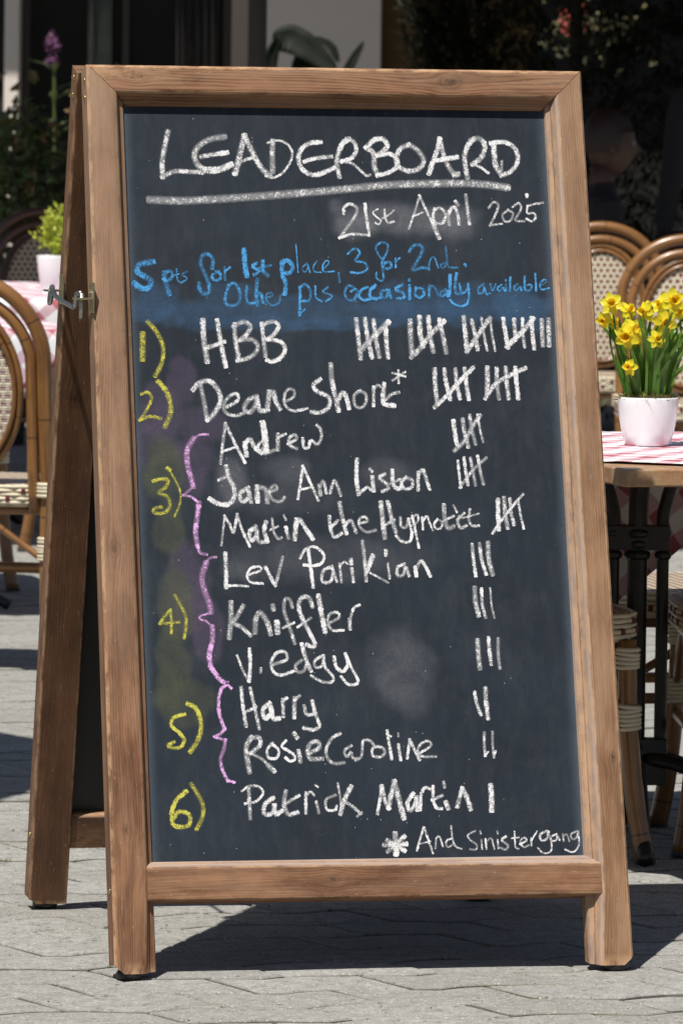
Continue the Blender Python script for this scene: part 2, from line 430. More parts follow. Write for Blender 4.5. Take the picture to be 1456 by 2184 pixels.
# ================================================================ PLANTS
def leafmat(name, a, b, gloss=.5, scale=9, trans=.0):
    k = NT(name); r = k.geo()['Random Per Island']
    c = k.mix(r, a, b); k.col(c); k.set(Roughness=gloss)
    if trans:
        tr = k.node('ShaderNodeBsdfTranslucent'); k.put(tr, 0, k.mix(.5, c, b)); ms_ = k.node('ShaderNodeMixShader'); k.put(ms_, 0, trans)
        k.put(ms_, 1, k.b.outputs[0]); k.put(ms_, 2, tr.outputs[0]); k.t.links.new(ms_.outputs[0], k.n['Material Output'].inputs[0])
    return k.m
M_CONIF = leafmat('conifer_needles', (.006, .009, .004), (.022, .030, .010), .7)
M_LEAFD = leafmat('shrub_leaves', (.025, .038, .012), (.13, .18, .05), .5, trans=.15)
M_LEAFO = leafmat('shrub_leaves_turning', (.10, .10, .03), (.30, .17, .08), .6)
M_LEAFL = leafmat('lime_leaves', (.30, .40, .03), (.62, .66, .10), .45, trans=.35)
M_BARK = plain('bark', (.07, .055, .04), .9, scale=25, var=.4, bump=.8)
def leaf(mb, c, d, n, L, W, fold=.25):
    d = d.normalized(); s = d.cross(n)
    if s.length < 1e-3: s = d.cross(Vector((1, 0, 0)))
    s.normalize(); up = s.cross(d)
    a = mb.vert(c); b = mb.vert(c+d*L*.45+s*W*.5+up*W*fold); e = mb.vert(c+d*L-up*L*.12); f_ = mb.vert(c+d*L*.45-s*W*.5+up*W*fold)
    m_ = mb.vert(c+d*L*.5)
    mb.face([a, b, m_]); mb.face([b, e, m_]); mb.face([e, f_, m_]); mb.face([f_, a, m_])
def rdir(R=R_):
    while True:
        v = Vector((R.uniform(-1, 1), R.uniform(-1, 1), R.uniform(-1, 1)))
        if .05 < v.length < 1: return v.normalized()
def shrub(loc, h, wd, n, label, mat, cat='shrub', L=.06, W=.03, extra=None, group=None, zb=.15, name='shrub', spiky=False):
    t = empty(name, loc, 0, label, cat, group)
    st = MB(); lv = MB(); tips = []
    nb = 9
    for i in range(nb):
        a = R_.uniform(0, 6.28); r = wd*R_.uniform(.3, .95)
        e = Vector((math.cos(a)*r, math.sin(a)*r*.8, h*R_.uniform(.55, 1.0)))
        p = [Vector((math.cos(a)*.03, math.sin(a)*.03, 0)), e*.5+Vector((0, 0, h*.12)), e]
        C_ = crom(p, 4); st.tube(C_, .012, 5, rfun=lambda s_: .012*(1-s_*.75)); tips.append(C_)
    st.build('stem', M_BARK, t, smooth=True)
    for i in range(n):
        C_ = R_.choice(tips); s_ = R_.random()**.6
        c = C_[int(s_*(len(C_)-1))] + rdir()*R_.random()**.5*wd*.38
        if c.z < zb*h: c.z = zb*h+R_.random()*.2
        d = rdir()+Vector((0, 0, .3)); leaf(lv, c, d, rdir(), L*R_.uniform(.6, 1.3), W*R_.uniform(.7, 1.2))
    lv.build('foliage', mat, t)
    if extra:
        ex_ = MB()
        for i in range(extra[0]):
            C_ = R_.choice(tips); c = C_[-R_.randint(1, 5)]+rdir()*wd*.35
            leaf(ex_, c, rdir(), rdir(), L*1.2, W*1.3)
        ex_.build('extra_leaves', extra[1], t)
    return t
def conifer(loc, h, wd, n, label):
    t = empty('conifer', loc, 0, label, 'conifer', 'conifers behind the terrace')
    q = MB(); q.tube([(0, 0, 0), (.01, 0, h*.5), (0, .02, h*.97)], .05, 7, rfun=lambda s_: .05*(1-s_*.8)); q.build('trunk', M_BARK, t, smooth=True)
    lv = MB()
    for i in range(n):
        z = R_.random()**.8*h; rr = wd*(1-(z/h)*.55); a = R_.uniform(0, 6.28)
        tip = Vector((math.cos(a)*rr, math.sin(a)*rr, z+.05)); base = tip*.25; base.z = z-.12
        L = R_.uniform(.6, 1.1)
        for j in range(16):
            s_ = .2+.8*j/15; c = base.lerp(base+(tip-base)*L, s_)+rdir()*.025
            for sg in (-1, 1):
                d = (tip-base).normalized()+Vector((-math.sin(a), math.cos(a), 0))*sg*.7+rdir()*.75
                leaf(lv, c, d, Vector((0, 0, 1)), .075*R_.uniform(.6, 1.2), .014, .1)
    lv.build('crown', M_CONIF, t); return t
conifer((4.22, 15.3, 0), 2.6, .40, 520, 'dark conifer against the ochre wall right of the pale wall')
conifer((4.62, 15.0, 0), 3.0, .55, 620, 'dense dark conifer in the middle of the row behind the sign')
conifer((5.25, 14.8, 0), 3.0, .55, 560, 'dense dark conifer behind the pink blossom at the upper right')
conifer((5.9, 14.6, 0), 2.9, .5, 420, 'dark conifer at the far right end of the row')
shrub((2.42, 14.6, 0), 1.42, .42, 2800, 'leafy dark shrub left of the sign, with yellowing leaves', M_LEAFD, extra=(260, M_LEAFO), group=None)
shrub((2.85, 15.2, 0), 1.46, .36, 1700, 'looser dark shrub right behind the top left corner of the sign', M_LEAFD, L=.09, W=.02)
shrub((3.9, 15.7, 0), 1.52, .30, 500, 'low dark shrub below the pale wall behind the sign', M_LEAFD)
shrub((3.4, 16.0, 0), 1.45, .34, 500, 'low dark shrub under the dark window', M_LEAFD, L=.1, W=.02)
shrub((2.15, 14.0, 0), 1.22, .3, 600, 'dark shrub with a few leaves painted sunlit green at the far left', M_LEAFD, extra=(14, leafmat('lit_leaves', (.12, .35, .02), (.2, .5, .04), .5)), L=.045)  # a few leaves coloured brighter, sunlight painted into them
# tall butterfly-bush flower spike
M_PINK = leafmat('pink_blossom', (.14, .045, .13), (.28, .12, .25), .8)
bd = empty('flowering_shrub', (2.5, 15.3, 0), 0, 'slender shrub with one pink flower spike at the upper left', 'shrub')
q = MB(); q.tube(crom([(0, 0, 0), (.02, 0, .8), (.02, 0, 1.40), (.0, 0, 1.60)], 5), .008, 6); q.build('stem', M_LEAFD, bd, smooth=True)
for (z0, z1, r0) in ((1.525, 1.605, .032), (1.47, 1.518, .024)):
    q = MB()
    for i in range(260):
        z = R_.uniform(z0, z1); a = R_.uniform(0, 6.28); rr = r0*math.sin(math.pi*min(max((z-z0)/(z1-z0)*.8+.2, 0), 1))*R_.random()**.4
        c = Vector((.01+math.cos(a)*rr, math.sin(a)*rr, z)); leaf(q, c, rdir(), rdir(), .016, .012)
    q.build('flower_spike', M_PINK, bd)
q = MB()
for i in range(26):
    z = R_.uniform(.5, 1.5); a = R_.uniform(0, 6.28)
    leaf(q, Vector((.02, 0, z)), Vector((math.cos(a), math.sin(a), .5)), Vector((0, 0, 1)), .14, .03)
q.build('foliage', M_LEAFD, bd)
# broad-leaved plant in front of the pale wall
M_BROAD = plain('broad_leaf', (.007, .012, .004), .75, scale=12, var=.5)
bn = empty('broad_leaved_plant', (3.55, 15.36, 0), 0, 'plant with large dark paddle leaves rising in front of the pale wall', 'plant')
q = MB(); q.lathe([(.12, 0), (.16, .02), (.19, .34), (.18, .34), (.17, .3), (0, .3)], n=20); q.build('pot', plain('clay', (.2, .09, .05), .8), bn, smooth=True)
def big_leaf(p0, p1, p2, W, parent, name='leaf'):
    C_ = crom([p0, p1, p2], 8); q = MB(); n = len(C_)
    rows = []
    for i, c in enumerate(C_):
        s_ = i/(n-1); ww = W*math.sin(math.pi*(s_*.93+.05))**.65 if 0 < i < n-1 else .002
        d = (C_[min(i+1, n-1)]-C_[max(i-1, 0)]).normalized(); sd_ = d.cross(Vector((0.1, -1, .15))).normalized(); up = sd_.cross(d)
        rows.append([q.vert(c+sd_*ww*t+up*abs(t)*ww*.3*(1+.3*math.sin(i*1.7+t*3))) for t in (-1, -.5, 0, .5, 1)])
    for i in range(n-1):
        for j in range(4): q.face([rows[i][j], rows[i][j+1], rows[i+1][j+1], rows[i+1][j]])
    o = q.build(name, M_BROAD, parent, smooth=True); s2 = o.modifiers.new('thick', 'SOLIDIFY'); s2.thickness = .0015
    return o
V = Vector
for (p0, p1, p2, W) in ((V((-.10, 0, 1.2)), V((-.125, 0, 1.48)), V((-.09, -.03, 1.61)), .03), (V((-.115, 0, 1.57)), V((-.03, -.03, 1.585)), V((.15, -.05, 1.46)), .062),
    (V((.0, 0, 1.2)), V((.02, 0, 1.5)), V((.16, 0, 1.42)), .05), (V((.165, .0, 1.50)), V((.13, 0, 1.565)), V((.06, 0, 1.605)), .018),
    (V((.17, 0, 1.3)), V((.20, .0, 1.46)), V((.27, 0, 1.59)), .022), (V((.0, 0, .3)), V((-.1, 0, .9)), V((-.2, -.05, 1.3)), .06), (V((.0, 0, .3)), V((.15, 0, .9)), V((.3, -.05, 1.3)), .06)):
    big_leaf(p0, p1, p2, W, bn)
q = MB()
for a in range(5): q.tube(crom([(0, 0, .28), (.03*math.cos(a*1.3), .03*math.sin(a*1.3), .8), (.16*math.cos(a*1.3), .05*math.sin(a*1.3), 1.42)], 5), .007, 6)
q.build('stem', M_BROAD, bn, smooth=True)
# geranium blossom hanging at the upper right
gr_ = empty('hanging_geranium', (5.03, 16.6, 0), 0, 'pink red geranium blossom high up at the right among dark leaves', 'plant')
q = MB(); 
for i in range(150): leaf(q, V((0, 0, 1.70))+rdir()*.045*R_.random()**.3+V((R_.choice((-.015, .02)), 0, R_.choice((.03, -.02)))), rdir(), rdir(), .02, .018)
q.build('blossom', leafmat('red_blossom', (.5, .07, .05), (.6, .18, .16), .7), gr_)
q = MB()
for i in range(160): leaf(q, V((.08, 0, 1.66))+V((R_.gauss(0, .12), R_.gauss(0, .05), R_.gauss(0, .09))), rdir(), rdir(), .045, .035)
q.build('foliage', leafmat('geranium_leaves', (.03, .04, .015), (.16, .14, .06), .7), gr_)
q = MB(); q.tube(crom([(0, 0, 0), (.02, 0, .9), (0.05, 0, 1.7)], 5), .012, 6); q.build('stem', M_BARK, gr_)
CHALK = [
('white chalk heading reading LEADERBOARD', 'w', """71 1362,13496 1306,13270 1251,13004 1249,12761|66 1249,12761 1441,12847 1675,12845 1897,12839|82 2275,13427 2064,13390 1877,13290 1779,13143 1812,12984 1913,12892 2042,12859 2201,12895 2361,12968|66 1895,13096 2080,13133 2304,13167|71 1965,12893 2148,12895 2360,12958|82 2604,13444 2542,13231 2480,12991 2428,12831|77 2604,13444 2688,13259 2784,13047 2882,12889 2983,12797|51 2506,13004 2627,13059 2720,13086|77 3060,13356 3045,13130 3038,12864|41 2980,13337 3140,13376 3295,13319 3373,13173 3320,13000 3195,12839 3047,12763 2930,12783|66 3837,13357 3665,13337 3529,13242 3469,13081 3514,12922 3629,12830 3773,12818 4042,12928|61 3572,13034 3733,13084 3998,13119|71 4306,13411 4196,13329 4107,13115 4099,12955 4124,12795|61 4279,13416 4383,13371 4424,13238 4344,13104 4183,13041|46 4183,13041 4340,13011 4467,12905 4568,12813 4627,12822|77 4603,13267 4705,13175 4708,12961 4754,12828|71 4590,13280 4729,13402 4875,13417 4936,13311 4852,13203 4770,13154|61 4770,13149 4983,13172 5089,13072 5065,12952 4914,12857 4754,12823|71 5282,13328 5146,13260 5072,13099 5105,12965 5235,12900 5367,12901 5491,12983 5523,13090 5437,13236 5309,13328|71 5806,13428 5756,13240 5666,13025 5605,12864|71 5806,13428 5848,13214 5917,13001 5991,12881 6055,12842|87 6029,12841 6066,12847|66 5748,13079 5909,13108 6070,13131|71 6366,13434 6267,13326 6205,13164 6209,12977 6235,12803|71 6325,13420 6460,13449 6547,13329 6484,13141 6331,13018|46 6331,13018 6462,12966 6577,12879|77 6696,13358 6698,13143 6716,12982 6790,12863|66 6656,13371 6858,13392 7014,13321 7087,13174 7052,13013 6938,12891 6802,12836|46 6814,13064 6807,12930"""),
('white chalk underline below the heading', 'w', """104 1033,12379 1472,12367 1929,12387 2846,12457 3922,12553 4695,12638 5160,12673 6089,12698 6554,12679 6878,12636"""),
('white chalk date reading 21st April 2025', 'w', """51 4169,12184 4187,12291 4295,12339 4389,12266 4351,12133 4211,11946 4084,11780|46 4084,11780 4285,11840 4548,11829|51 4524,12333 4536,12134 4569,11829|31 4727,12256 4645,12202 4695,12136 4771,12070 4728,12003 4682,12029|41 4837,12243 4847,12110 4888,12031 4976,12053|36 4812,12110 4907,12164 4990,12239|41 5426,12483 5348,12248 5227,11941|46 5426,12483 5545,12196 5640,11984|66 5628,12011 5710,11798|31 5303,12141 5466,12209|51 5662,12264 5635,12144 5661,11984|51 5654,12250 5761,12283 5841,12172 5781,12033 5648,12037|56 5934,12280 5887,12146 5894,12018|56 5911,12239 5988,12307 6043,12174 6054,12027|56 6019,12392 6051,12339|56 6192,12496 6207,12255 6227,12029|41 6560,12299 6645,12393 6722,12340 6661,12179 6566,12005|36 6566,12005 6760,12033|38 6878,12261 6781,12180 6815,12074 6909,12088 6956,12209 6878,12261|38 6961,12316 7058,12383 7093,12290 7019,12156 6989,12089 7135,12077|36 7202,12331 7338,12367 7459,12387|36 7202,12331 7191,12211 7303,12212 7325,12132 7256,12078 7178,12117|56 7199,12510 7200,12494"""),
('blue chalk note reading 5 pts for 1st place, 3 for 2nd.', 'b', """82 1026,11362 817,11312 776,11200 883,11127 990,11054 949,10942 826,10929 732,11003|72 1214,11178 1222,11055 1274,10846|53 1201,11154 1301,11216 1347,11142 1270,11055 1198,11080|29 1412,11242 1418,11081 1465,11027|24 1372,11142 1446,11168|29 1575,11206 1499,11156 1577,11094 1489,11027|58 1988,11270 2006,11406 1936,11493 1837,11467 1807,11331 1873,11158 1928,10985 1910,10862 1824,10849 1766,10935 1769,11009|53 2084,11209 1983,11146 2017,11072 2103,11085 2119,11172 2059,11209|43 2189,11272 2189,11086|38 2195,11222 2271,11277|72 2516,11559 2520,11361 2540,11150|53 2708,11349 2640,11299 2747,11226 2671,11163|58 2815,11375 2809,11239 2879,11152|43 2749,11275 2935,11314|67 3127,11365 3120,11191 3168,11018 3154,10857|62 3122,11352 3198,11403 3293,11316 3251,11204 3139,11191|19 3363,11665 3372,11441 3379,11205|24 3529,11355 3451,11280 3485,11206 3537,11268 3540,11343 3572,11214|24 3696,11394 3633,11306 3646,11219 3751,11208|24 3783,11258 3887,11358 3852,11407 3786,11320 3806,11220 3967,11227|36 4040,11197 4051,11061|40 4210,11522 4317,11601 4405,11536 4321,11406 4474,11368 4508,11264 4389,11204 4247,11211|38 4786,11396 4701,11512 4668,11629 4762,11708 4864,11670 4844,11540 4760,11396 4766,11253 4773,11124 4731,11071 4656,11123 4660,11201|45 4810,11370 4768,11305 4844,11275 4911,11319 4876,11389 4810,11370|38 4982,11437 4975,11307|35 4988,11398 5047,11450|55 5221,11568 5291,11660 5408,11661 5429,11570 5343,11413 5258,11257 5415,11297 5518,11271|30 5518,11279 5552,11428 5619,11467 5675,11298|35 5796,11377 5716,11338 5752,11286 5821,11364|35 5817,11638 5826,11469 5845,11313 5987,11301|50 6119,11346 6126,11333"""),
('blue chalk note reading Other pts occasionally available', 'b', """53 2246,10987 2205,10876 2173,10715 2256,10654 2381,10692 2423,10815 2392,10964 2321,11025 2246,10987|48 2539,10964 2521,10816 2552,10693 2701,10718|62 2711,11077 2687,10866 2687,10681|53 2693,10817 2756,10867 2787,10719|34 2839,10788 2951,10823 2928,10868 2853,10843 2849,10744 2919,10665 3018,10683 3065,10745 3074,10819 3149,10849|48 3400,10957 3390,10747 3375,10511|38 3375,10524 3457,10594|48 3400,10957 3488,11007 3569,10896 3538,10748 3414,10734|38 3647,10971 3651,10798 3735,10736|38 3844,10960 3766,10885 3912,10824 3821,10737|45 4274,10965 4185,10990 4124,10886 4162,10770 4251,10752 4320,10849 4312,10939 4233,10900|45 4494,10966 4388,10914 4357,10810 4432,10754 4523,10772|55 4624,10993 4543,10915 4538,10811 4614,10780 4692,10799|50 4841,10929 4736,10903 4719,10812 4796,10800 4852,10904 4873,10800|50 5064,11009 4958,10943 5083,10866 5080,10801 4989,10788|50 5188,10996 5183,10789|45 5188,11100 5190,11085|45 5295,10958 5398,10946 5419,10855 5339,10803 5272,10867 5295,10958|45 5517,10998 5503,10817|40 5515,10946 5569,10999 5630,10921 5652,10843 5703,10831|40 5774,10935 5693,10883 5703,10823 5770,10857 5799,10922 5807,10831|50 5863,11170 5853,10975 5829,10844|50 5969,11196 5940,11001 5952,10871 6030,10872|40 6012,11027 6044,10885 6124,10924 6155,11028|40 6155,11028 6159,10846 6126,10716 6032,10664 5905,10702 5843,10761|35 6402,11030 6321,10964 6316,10873 6396,10900 6414,11004 6446,10861 6499,10880|28 6520,11031 6552,10914 6611,11031|35 6701,11019 6633,10966 6670,10914 6725,10980 6749,10928|35 6780,11027 6775,10928|33 6779,11100 6781,11090|40 6856,11137 6840,10928|40 6963,11033 6908,10981 6944,10929 7013,10995 7023,10943|35 7093,11165 7089,10943 7180,10944 7197,11022 7106,11021|35 7272,11205 7271,10931|33 7340,11010 7449,11076 7411,11114 7342,11036 7363,10945 7482,10971"""),
('yellow chalk place number 1', 'y', """82 823,10178 815,9969 808,9786|66 922,10375 1057,10205 1140,9997 1131,9788 1073,9631 1004,9513"""),
('white chalk entry reading HBB with 22 tally marks', 'w', """77 1805,10405 1805,10104 1843,9751|66 2034,10406 2076,10053 2138,9673|61 1838,9960 1996,10013 2129,10066|66 2310,10342 2313,10106 2352,9818 2345,9766|66 2296,10316 2455,10390 2569,10317 2498,10186 2390,10093|61 2390,10093 2573,10107 2673,10003 2615,9871 2481,9792 2337,9760|61 2754,10357 2769,10108 2791,9846|61 2753,10344 2925,10398 3027,10332 2942,10188 2821,10108|61 2860,10108 3041,10070 3114,9952 3030,9807 2896,9747 2819,9767|66 4292,10431 4310,10141 4334,9812|66 4435,10444 4466,10115 4518,9826|66 4573,10419 4598,10116 4637,9839|66 4765,10301 4766,10064 4781,9827|77 4809,10394 4657,10248 4464,10063 4339,9930|77 5171,10409 5167,10171 5172,9907|71 5327,10475 5326,10198 5357,10013|66 5472,10476 5485,10199 5524,9922|66 5655,10437 5695,10173 5734,9909|71 5720,10411 5498,10199 5329,9987 5163,9828|66 6054,10479 6067,10201 6080,9937|61 6184,10427 6226,10202 6253,9964|48 6345,10467 6371,10203 6411,9952|43 6491,10468 6504,10203 6543,9939|66 6478,10468 6321,10255 6079,9924|61 6703,10456 6730,10204 6758,9993|61 6881,10443 6885,10125|56 7022,10457 7010,10232 7030,10007|61 7169,10471 7170,10233 7188,9981|71 7195,10458 6984,10232 6746,10006|66 7335,10432 7332,10035|66 7448,10446 7436,10035"""),
('yellow chalk place number 2', 'y', """51 772,9213 877,9239 924,9135 840,8953 730,8797|56 730,8792 887,8849 1054,8818|71 1051,9409 1162,9266 1226,9058 1211,8876 1126,8694"""),
('white chalk entry reading Deane Short* with ten tally marks', 'w', """61 1722,9346 1764,9111 1803,8799|71 1603,9293 1711,9398 1868,9424 1992,9294 2037,9112 1924,8903 1816,8799|56 2136,9008 2309,9112 2301,9217 2196,9190 2086,9060 2106,8916 2260,8864 2391,8904|66 2611,9178 2478,9113 2408,8982 2496,8917 2592,9034 2624,9165 2653,8956 2784,8957|71 2822,9244 2785,8983|66 2819,9166 2889,9270 2921,9113 2980,8983|46 3063,9088 3210,9166 3228,9271 3137,9297 3068,9192 3074,9035 3200,8944 3423,8984|61 3654,9455 3545,9363 3606,9259 3785,9168 3777,9011 3642,8919 3499,8926|71 3843,9692 3849,9430 3901,9142 3932,8958|66 3926,9116 4024,9247 4083,9116 4104,8998|51 4295,9274 4200,9195 4205,9037 4308,8998 4386,9090 4384,9221 4295,9268|56 4521,9327 4507,9038|46 4525,9300 4588,9366 4627,9348|66 4694,9380 4672,9196 4679,9065 4835,9033|51 4722,9138 4818,9222 4924,9249|38 4941,9604 4932,9406|38 4842,9446 5045,9578|38 4847,9564 5042,9512|66 5535,9619 5530,9355 5552,9066|61 5693,9619 5709,9409 5762,9146|61 5873,9620 5881,9409 5921,9159|61 6024,9633 6039,9409 6065,9146|61 6157,9647 5963,9462 5712,9198 5505,9014|71 6396,9648 6390,9437 6375,9252|61 6549,9635 6542,9411 6561,9160|61 6700,9649 6703,9438 6720,9161|61 6860,9649 6862,9438 6879,9161|61 7019,9650 6733,9517 6514,9384 6344,9160"""),
('white chalk entry reading Andrew with five tally marks', 'w', """51 2096,8737 2045,8438 1992,8100|51 2096,8737 2214,8464 2381,8113|36 2052,8295 2262,8360|66 2394,8412 2412,8230|61 2393,8386 2475,8490 2547,8360 2647,8269|87 2699,8738 2724,8542 2732,8308|51 2722,8443 2641,8425 2599,8347 2634,8261 2716,8287|56 2675,8321 2698,8250 2857,8303|61 2933,8555 2922,8321|46 2944,8516 3051,8568|51 3096,8412 3229,8490 3206,8555 3113,8503 3121,8386 3222,8334|51 3334,8490 3341,8360 3418,8347 3463,8464 3564,8399 3635,8517 3628,8647 3578,8705|61 5796,8778 5812,8568 5842,8384|61 5950,8804 5971,8594 6018,8371|56 6070,8870 6093,8647 6141,8411|41 6197,8883 6225,8647 6267,8450|61 6236,8870 6109,8699 5964,8463 5798,8305"""),
('pink chalk brace beside the third place names', 'p', """36 1804,8562 1674,8554 1568,8489|77 1568,8489 1462,8307 1460,8074 1504,7867 1532,7732|41 1531,7711 1376,7582|41 1376,7582 1503,7551 1591,7478|71 1616,7452 1581,7245 1545,6987 1562,6781|51 1562,6768 1608,6652 1698,6631"""),
('yellow chalk place number 3', 'y', """56 908,7810 1025,7841 1140,7820 1097,7712 978,7621 1117,7556 1149,7401 1055,7298 901,7298 890,7363 1007,7389|38 1148,8009 1256,7815 1326,7634 1305,7427 1220,7246|61 1143,8009 1160,7996"""),
('white chalk entry reading Jane Ann Liston with five tally marks', 'w', """66 2079,8035 2111,7866 2182,7710 2189,7555 2093,7438 1938,7439 1799,7517|51 1954,7827 2073,7879|61 2415,7697 2281,7607 2315,7477 2422,7555 2414,7671 2452,7477|71 2558,7710 2561,7490|66 2597,7710 2699,7671 2716,7476|51 2749,7627 2881,7678 2845,7741 2763,7658 2796,7515 2924,7476 2992,7541|46 3314,8047 3262,7761 3212,7527|46 3314,8047 3431,7761 3536,7501|36 3271,7670 3442,7709|56 3560,7735 3579,7592|51 3586,7730 3636,7808 3672,7618|51 3737,7618 3783,7761 3824,7813 3905,7578|61 4194,8151 4172,7865 4194,7604|51 4193,7591 4288,7669 4343,7708 4393,7669|61 4429,7864 4445,7656|51 4403,7995 4428,7969|56 4627,7916 4546,7864 4659,7760 4681,7682 4588,7643|61 4761,7969 4764,7760 4839,7681 4905,7707|46 4725,7765 4872,7833|56 4979,7864 4896,7786 4943,7681 5063,7707 5081,7812 4979,7864|56 5179,7942 5166,7668|56 5191,7916 5261,7994 5305,7838 5350,7681|46 5838,8125 5848,7916 5864,7706|51 5941,8177 5956,7968 5984,7746|51 6046,8172 6075,7968 6103,7745|51 6166,8204 6193,7968 6235,7758|51 6297,8177 6089,7994 5851,7706"""),
('white chalk entry reading Martin the Hypnotist with five tally marks', 'w', """38 2020,7244 1985,7012 1949,6780|46 2020,7244 2104,7089 2151,6973 2220,7270|46 2220,7270 2295,7011 2401,6765|61 2505,7075 2410,6985 2430,6843 2525,6946 2511,7049 2546,6842 2623,6829|61 2681,7140 2644,7010 2689,6842|46 2782,7191 2798,6984 2871,6875 2911,6893|36 2743,7023 2867,7074|56 2996,7056 3028,6893|38 2974,7248 3002,7185|66 3170,7177 3131,6879|61 3169,7138 3223,7190 3320,7034 3417,6879|56 3706,7228 3711,7059 3769,6903 3883,6955|51 3716,7046 3833,7163|61 3880,7448 3914,7215 3967,6968|56 3947,7085 4042,7175 4090,7084 4124,6980|46 4184,7123 4316,7156 4281,7227 4187,7188 4194,7058 4308,6980 4440,7011|71 4552,7447 4566,7187 4586,6901|61 4665,7460 4711,7213 4766,6992|51 4574,7083 4748,7174|46 4855,7212 4862,7082 4939,7056 4985,7186|46 4985,7186 5027,6978 4994,6835 4875,6822 4775,6914|41 5053,7238 5092,6978 5132,6731|36 5038,7207 5133,7264 5140,7160 5059,7095|36 5209,7212 5213,7029|36 5219,7160 5288,7238 5323,7133 5369,7016|36 5456,7185 5400,7107 5435,7029 5515,7055 5520,7146 5456,7185|61 5573,7406 5575,7185 5620,7041 5705,7067|41 5547,7154 5722,7237|36 5730,7406 5777,7302|51 5813,7223 5782,7132 5830,7041 5916,7080|41 5785,7184 5895,7283|43 5990,7340 5969,7184 6016,7080 6121,7079|31 5865,7205 6131,7275|61 6459,7496 6452,7261 6447,7026|61 6561,7522 6567,7287 6594,7052|56 6658,7509 6664,7287 6702,7104|41 6789,7496 6816,7260 6857,7038|43 6873,7587 6691,7391 6494,7157 6347,6961"""),
('pink chalk brace beside the fourth place names', 'p', """41 1848,6589 1744,6564 1689,6487|82 1689,6487 1616,6268 1646,6062 1715,5856 1734,5715|36 1721,5689 1577,5652 1550,5601 1651,5562 1725,5497|71 1750,5471 1741,5266 1680,5036 1698,4831|66 1698,4831 1818,4651 1888,4595|36 1888,4595 1957,4594"""),
('yellow chalk place number 4', 'y', """51 1080,5732 986,5630 918,5533|46 918,5533 1059,5539 1214,5551|46 1093,5744 1098,5552 1092,5386|56 1174,5975 1263,5807 1332,5628 1325,5448 1294,5307"""),
('white chalk entry reading Lev Parikian with three tally marks', 'w', """61 2005,6640 2007,6370 1996,6112|41 1996,6125 2164,6132 2344,6116|41 2378,6304 2562,6373 2539,6432 2409,6407 2339,6291 2399,6182 2579,6161|56 2642,6419 2713,6264 2785,6134|51 2785,6134 2860,6366 2921,6573|56 3341,6688 3367,6416 3392,6106|46 3206,6572 3303,6714 3460,6739 3585,6622 3553,6493 3421,6441 3265,6455|51 3706,6427 3573,6363 3539,6195 3668,6182 3727,6337 3705,6415 3778,6194|46 3837,6466 3850,6181|41 3841,6435 3912,6504 3955,6478|56 4029,6387 4046,6193|61 4023,6530 4021,6486|56 4223,6827 4243,6542 4254,6205|66 4376,6593 4274,6360|36 4324,6321 4451,6256 4604,6165|41 4618,6463 4633,6242|56 4594,6676 4591,6613|51 4879,6462 4772,6410 4766,6281 4858,6293 4903,6423 4949,6280|56 5054,6409 5069,6279|56 5063,6378 5156,6513 5230,6408 5293,6273|56 6001,6770 6010,6535 6035,6275|56 6122,6782 6141,6535 6202,6301|66 6260,6795 6259,6535 6307,6300"""),
('white chalk entry reading Kniffler with three tally marks', 'w', """71 2062,5855 2051,5598 2013,5303|61 2253,5802 2143,5623 2087,5533 2213,5468 2350,5339|71 2429,5390 2451,5595 2520,5698 2629,5543 2673,5363|82 2784,5529 2790,5388|66 2731,5800 2737,5753|56 3041,5785 3007,5901 2930,5902 2909,5721 2976,5489 3054,5206|41 2884,5451 3055,5528|61 3365,5796 3319,5925 3216,5939 3146,5823 3177,5643 3271,5436 3377,5204 3348,5140 3259,5174|41 3117,5463 3330,5603|71 3471,5951 3503,5692 3549,5396|46 3625,5517 3785,5614 3762,5691 3645,5666 3600,5537 3672,5408 3840,5407|56 3952,5574 3958,5432|46 3946,5445 3981,5638 4039,5767 4119,5805|66 6006,6068 6006,5860 6047,5639|51 6116,6054 6116,5808 6158,5600|36 6261,6066 6266,5807 6302,5594"""),
('white chalk entry reading V. edgy with three tally marks', 'w', """41 2129,5007 2209,4776 2292,4609|56 2327,5108 2328,4852 2300,4609|46 2494,4800 2491,4748|51 2703,4870 2913,4945 2892,5066 2763,5054 2666,4901 2698,4747 2824,4695 3008,4757|51 3144,4923 3051,4847 3085,4744 3189,4769 3234,4897|61 3169,5180 3223,4948 3293,4768|46 3484,4998 3364,4921 3372,4819 3477,4838 3509,4985|46 3510,4998 3528,4818 3650,4663 3620,4581 3465,4587 3301,4678|56 3677,4971 3709,4816 3810,4751 3893,4866 3861,5021|46 3873,5008 3942,4814 4037,4634 4020,4544 3878,4545 3779,4662|66 6008,5225 6009,5006 6024,4786|56 6188,5263 6195,5056 6211,4849|51 6344,5249 6333,5029 6346,4784"""),
('pink chalk brace beside the fifth place names', 'p', """46 2005,4500 1942,4544 1850,4489|56 1850,4489 1805,4336 1797,4132 1840,3953 1874,3851|51 1874,3851 1807,3775 1716,3730|46 1715,3725 1880,3672|56 1880,3672 1848,3520 1790,3368 1821,3190 1891,3037|41 1891,3037 1992,3003"""),
('yellow chalk place number 5', 'y', """56 1244,4086 1076,4036 1032,3910 1143,3807 1227,3679 1159,3565 1006,3567 969,3605 1060,3650|66 1315,4251 1427,4186 1497,4007 1497,3829 1431,3651 1322,3500"""),
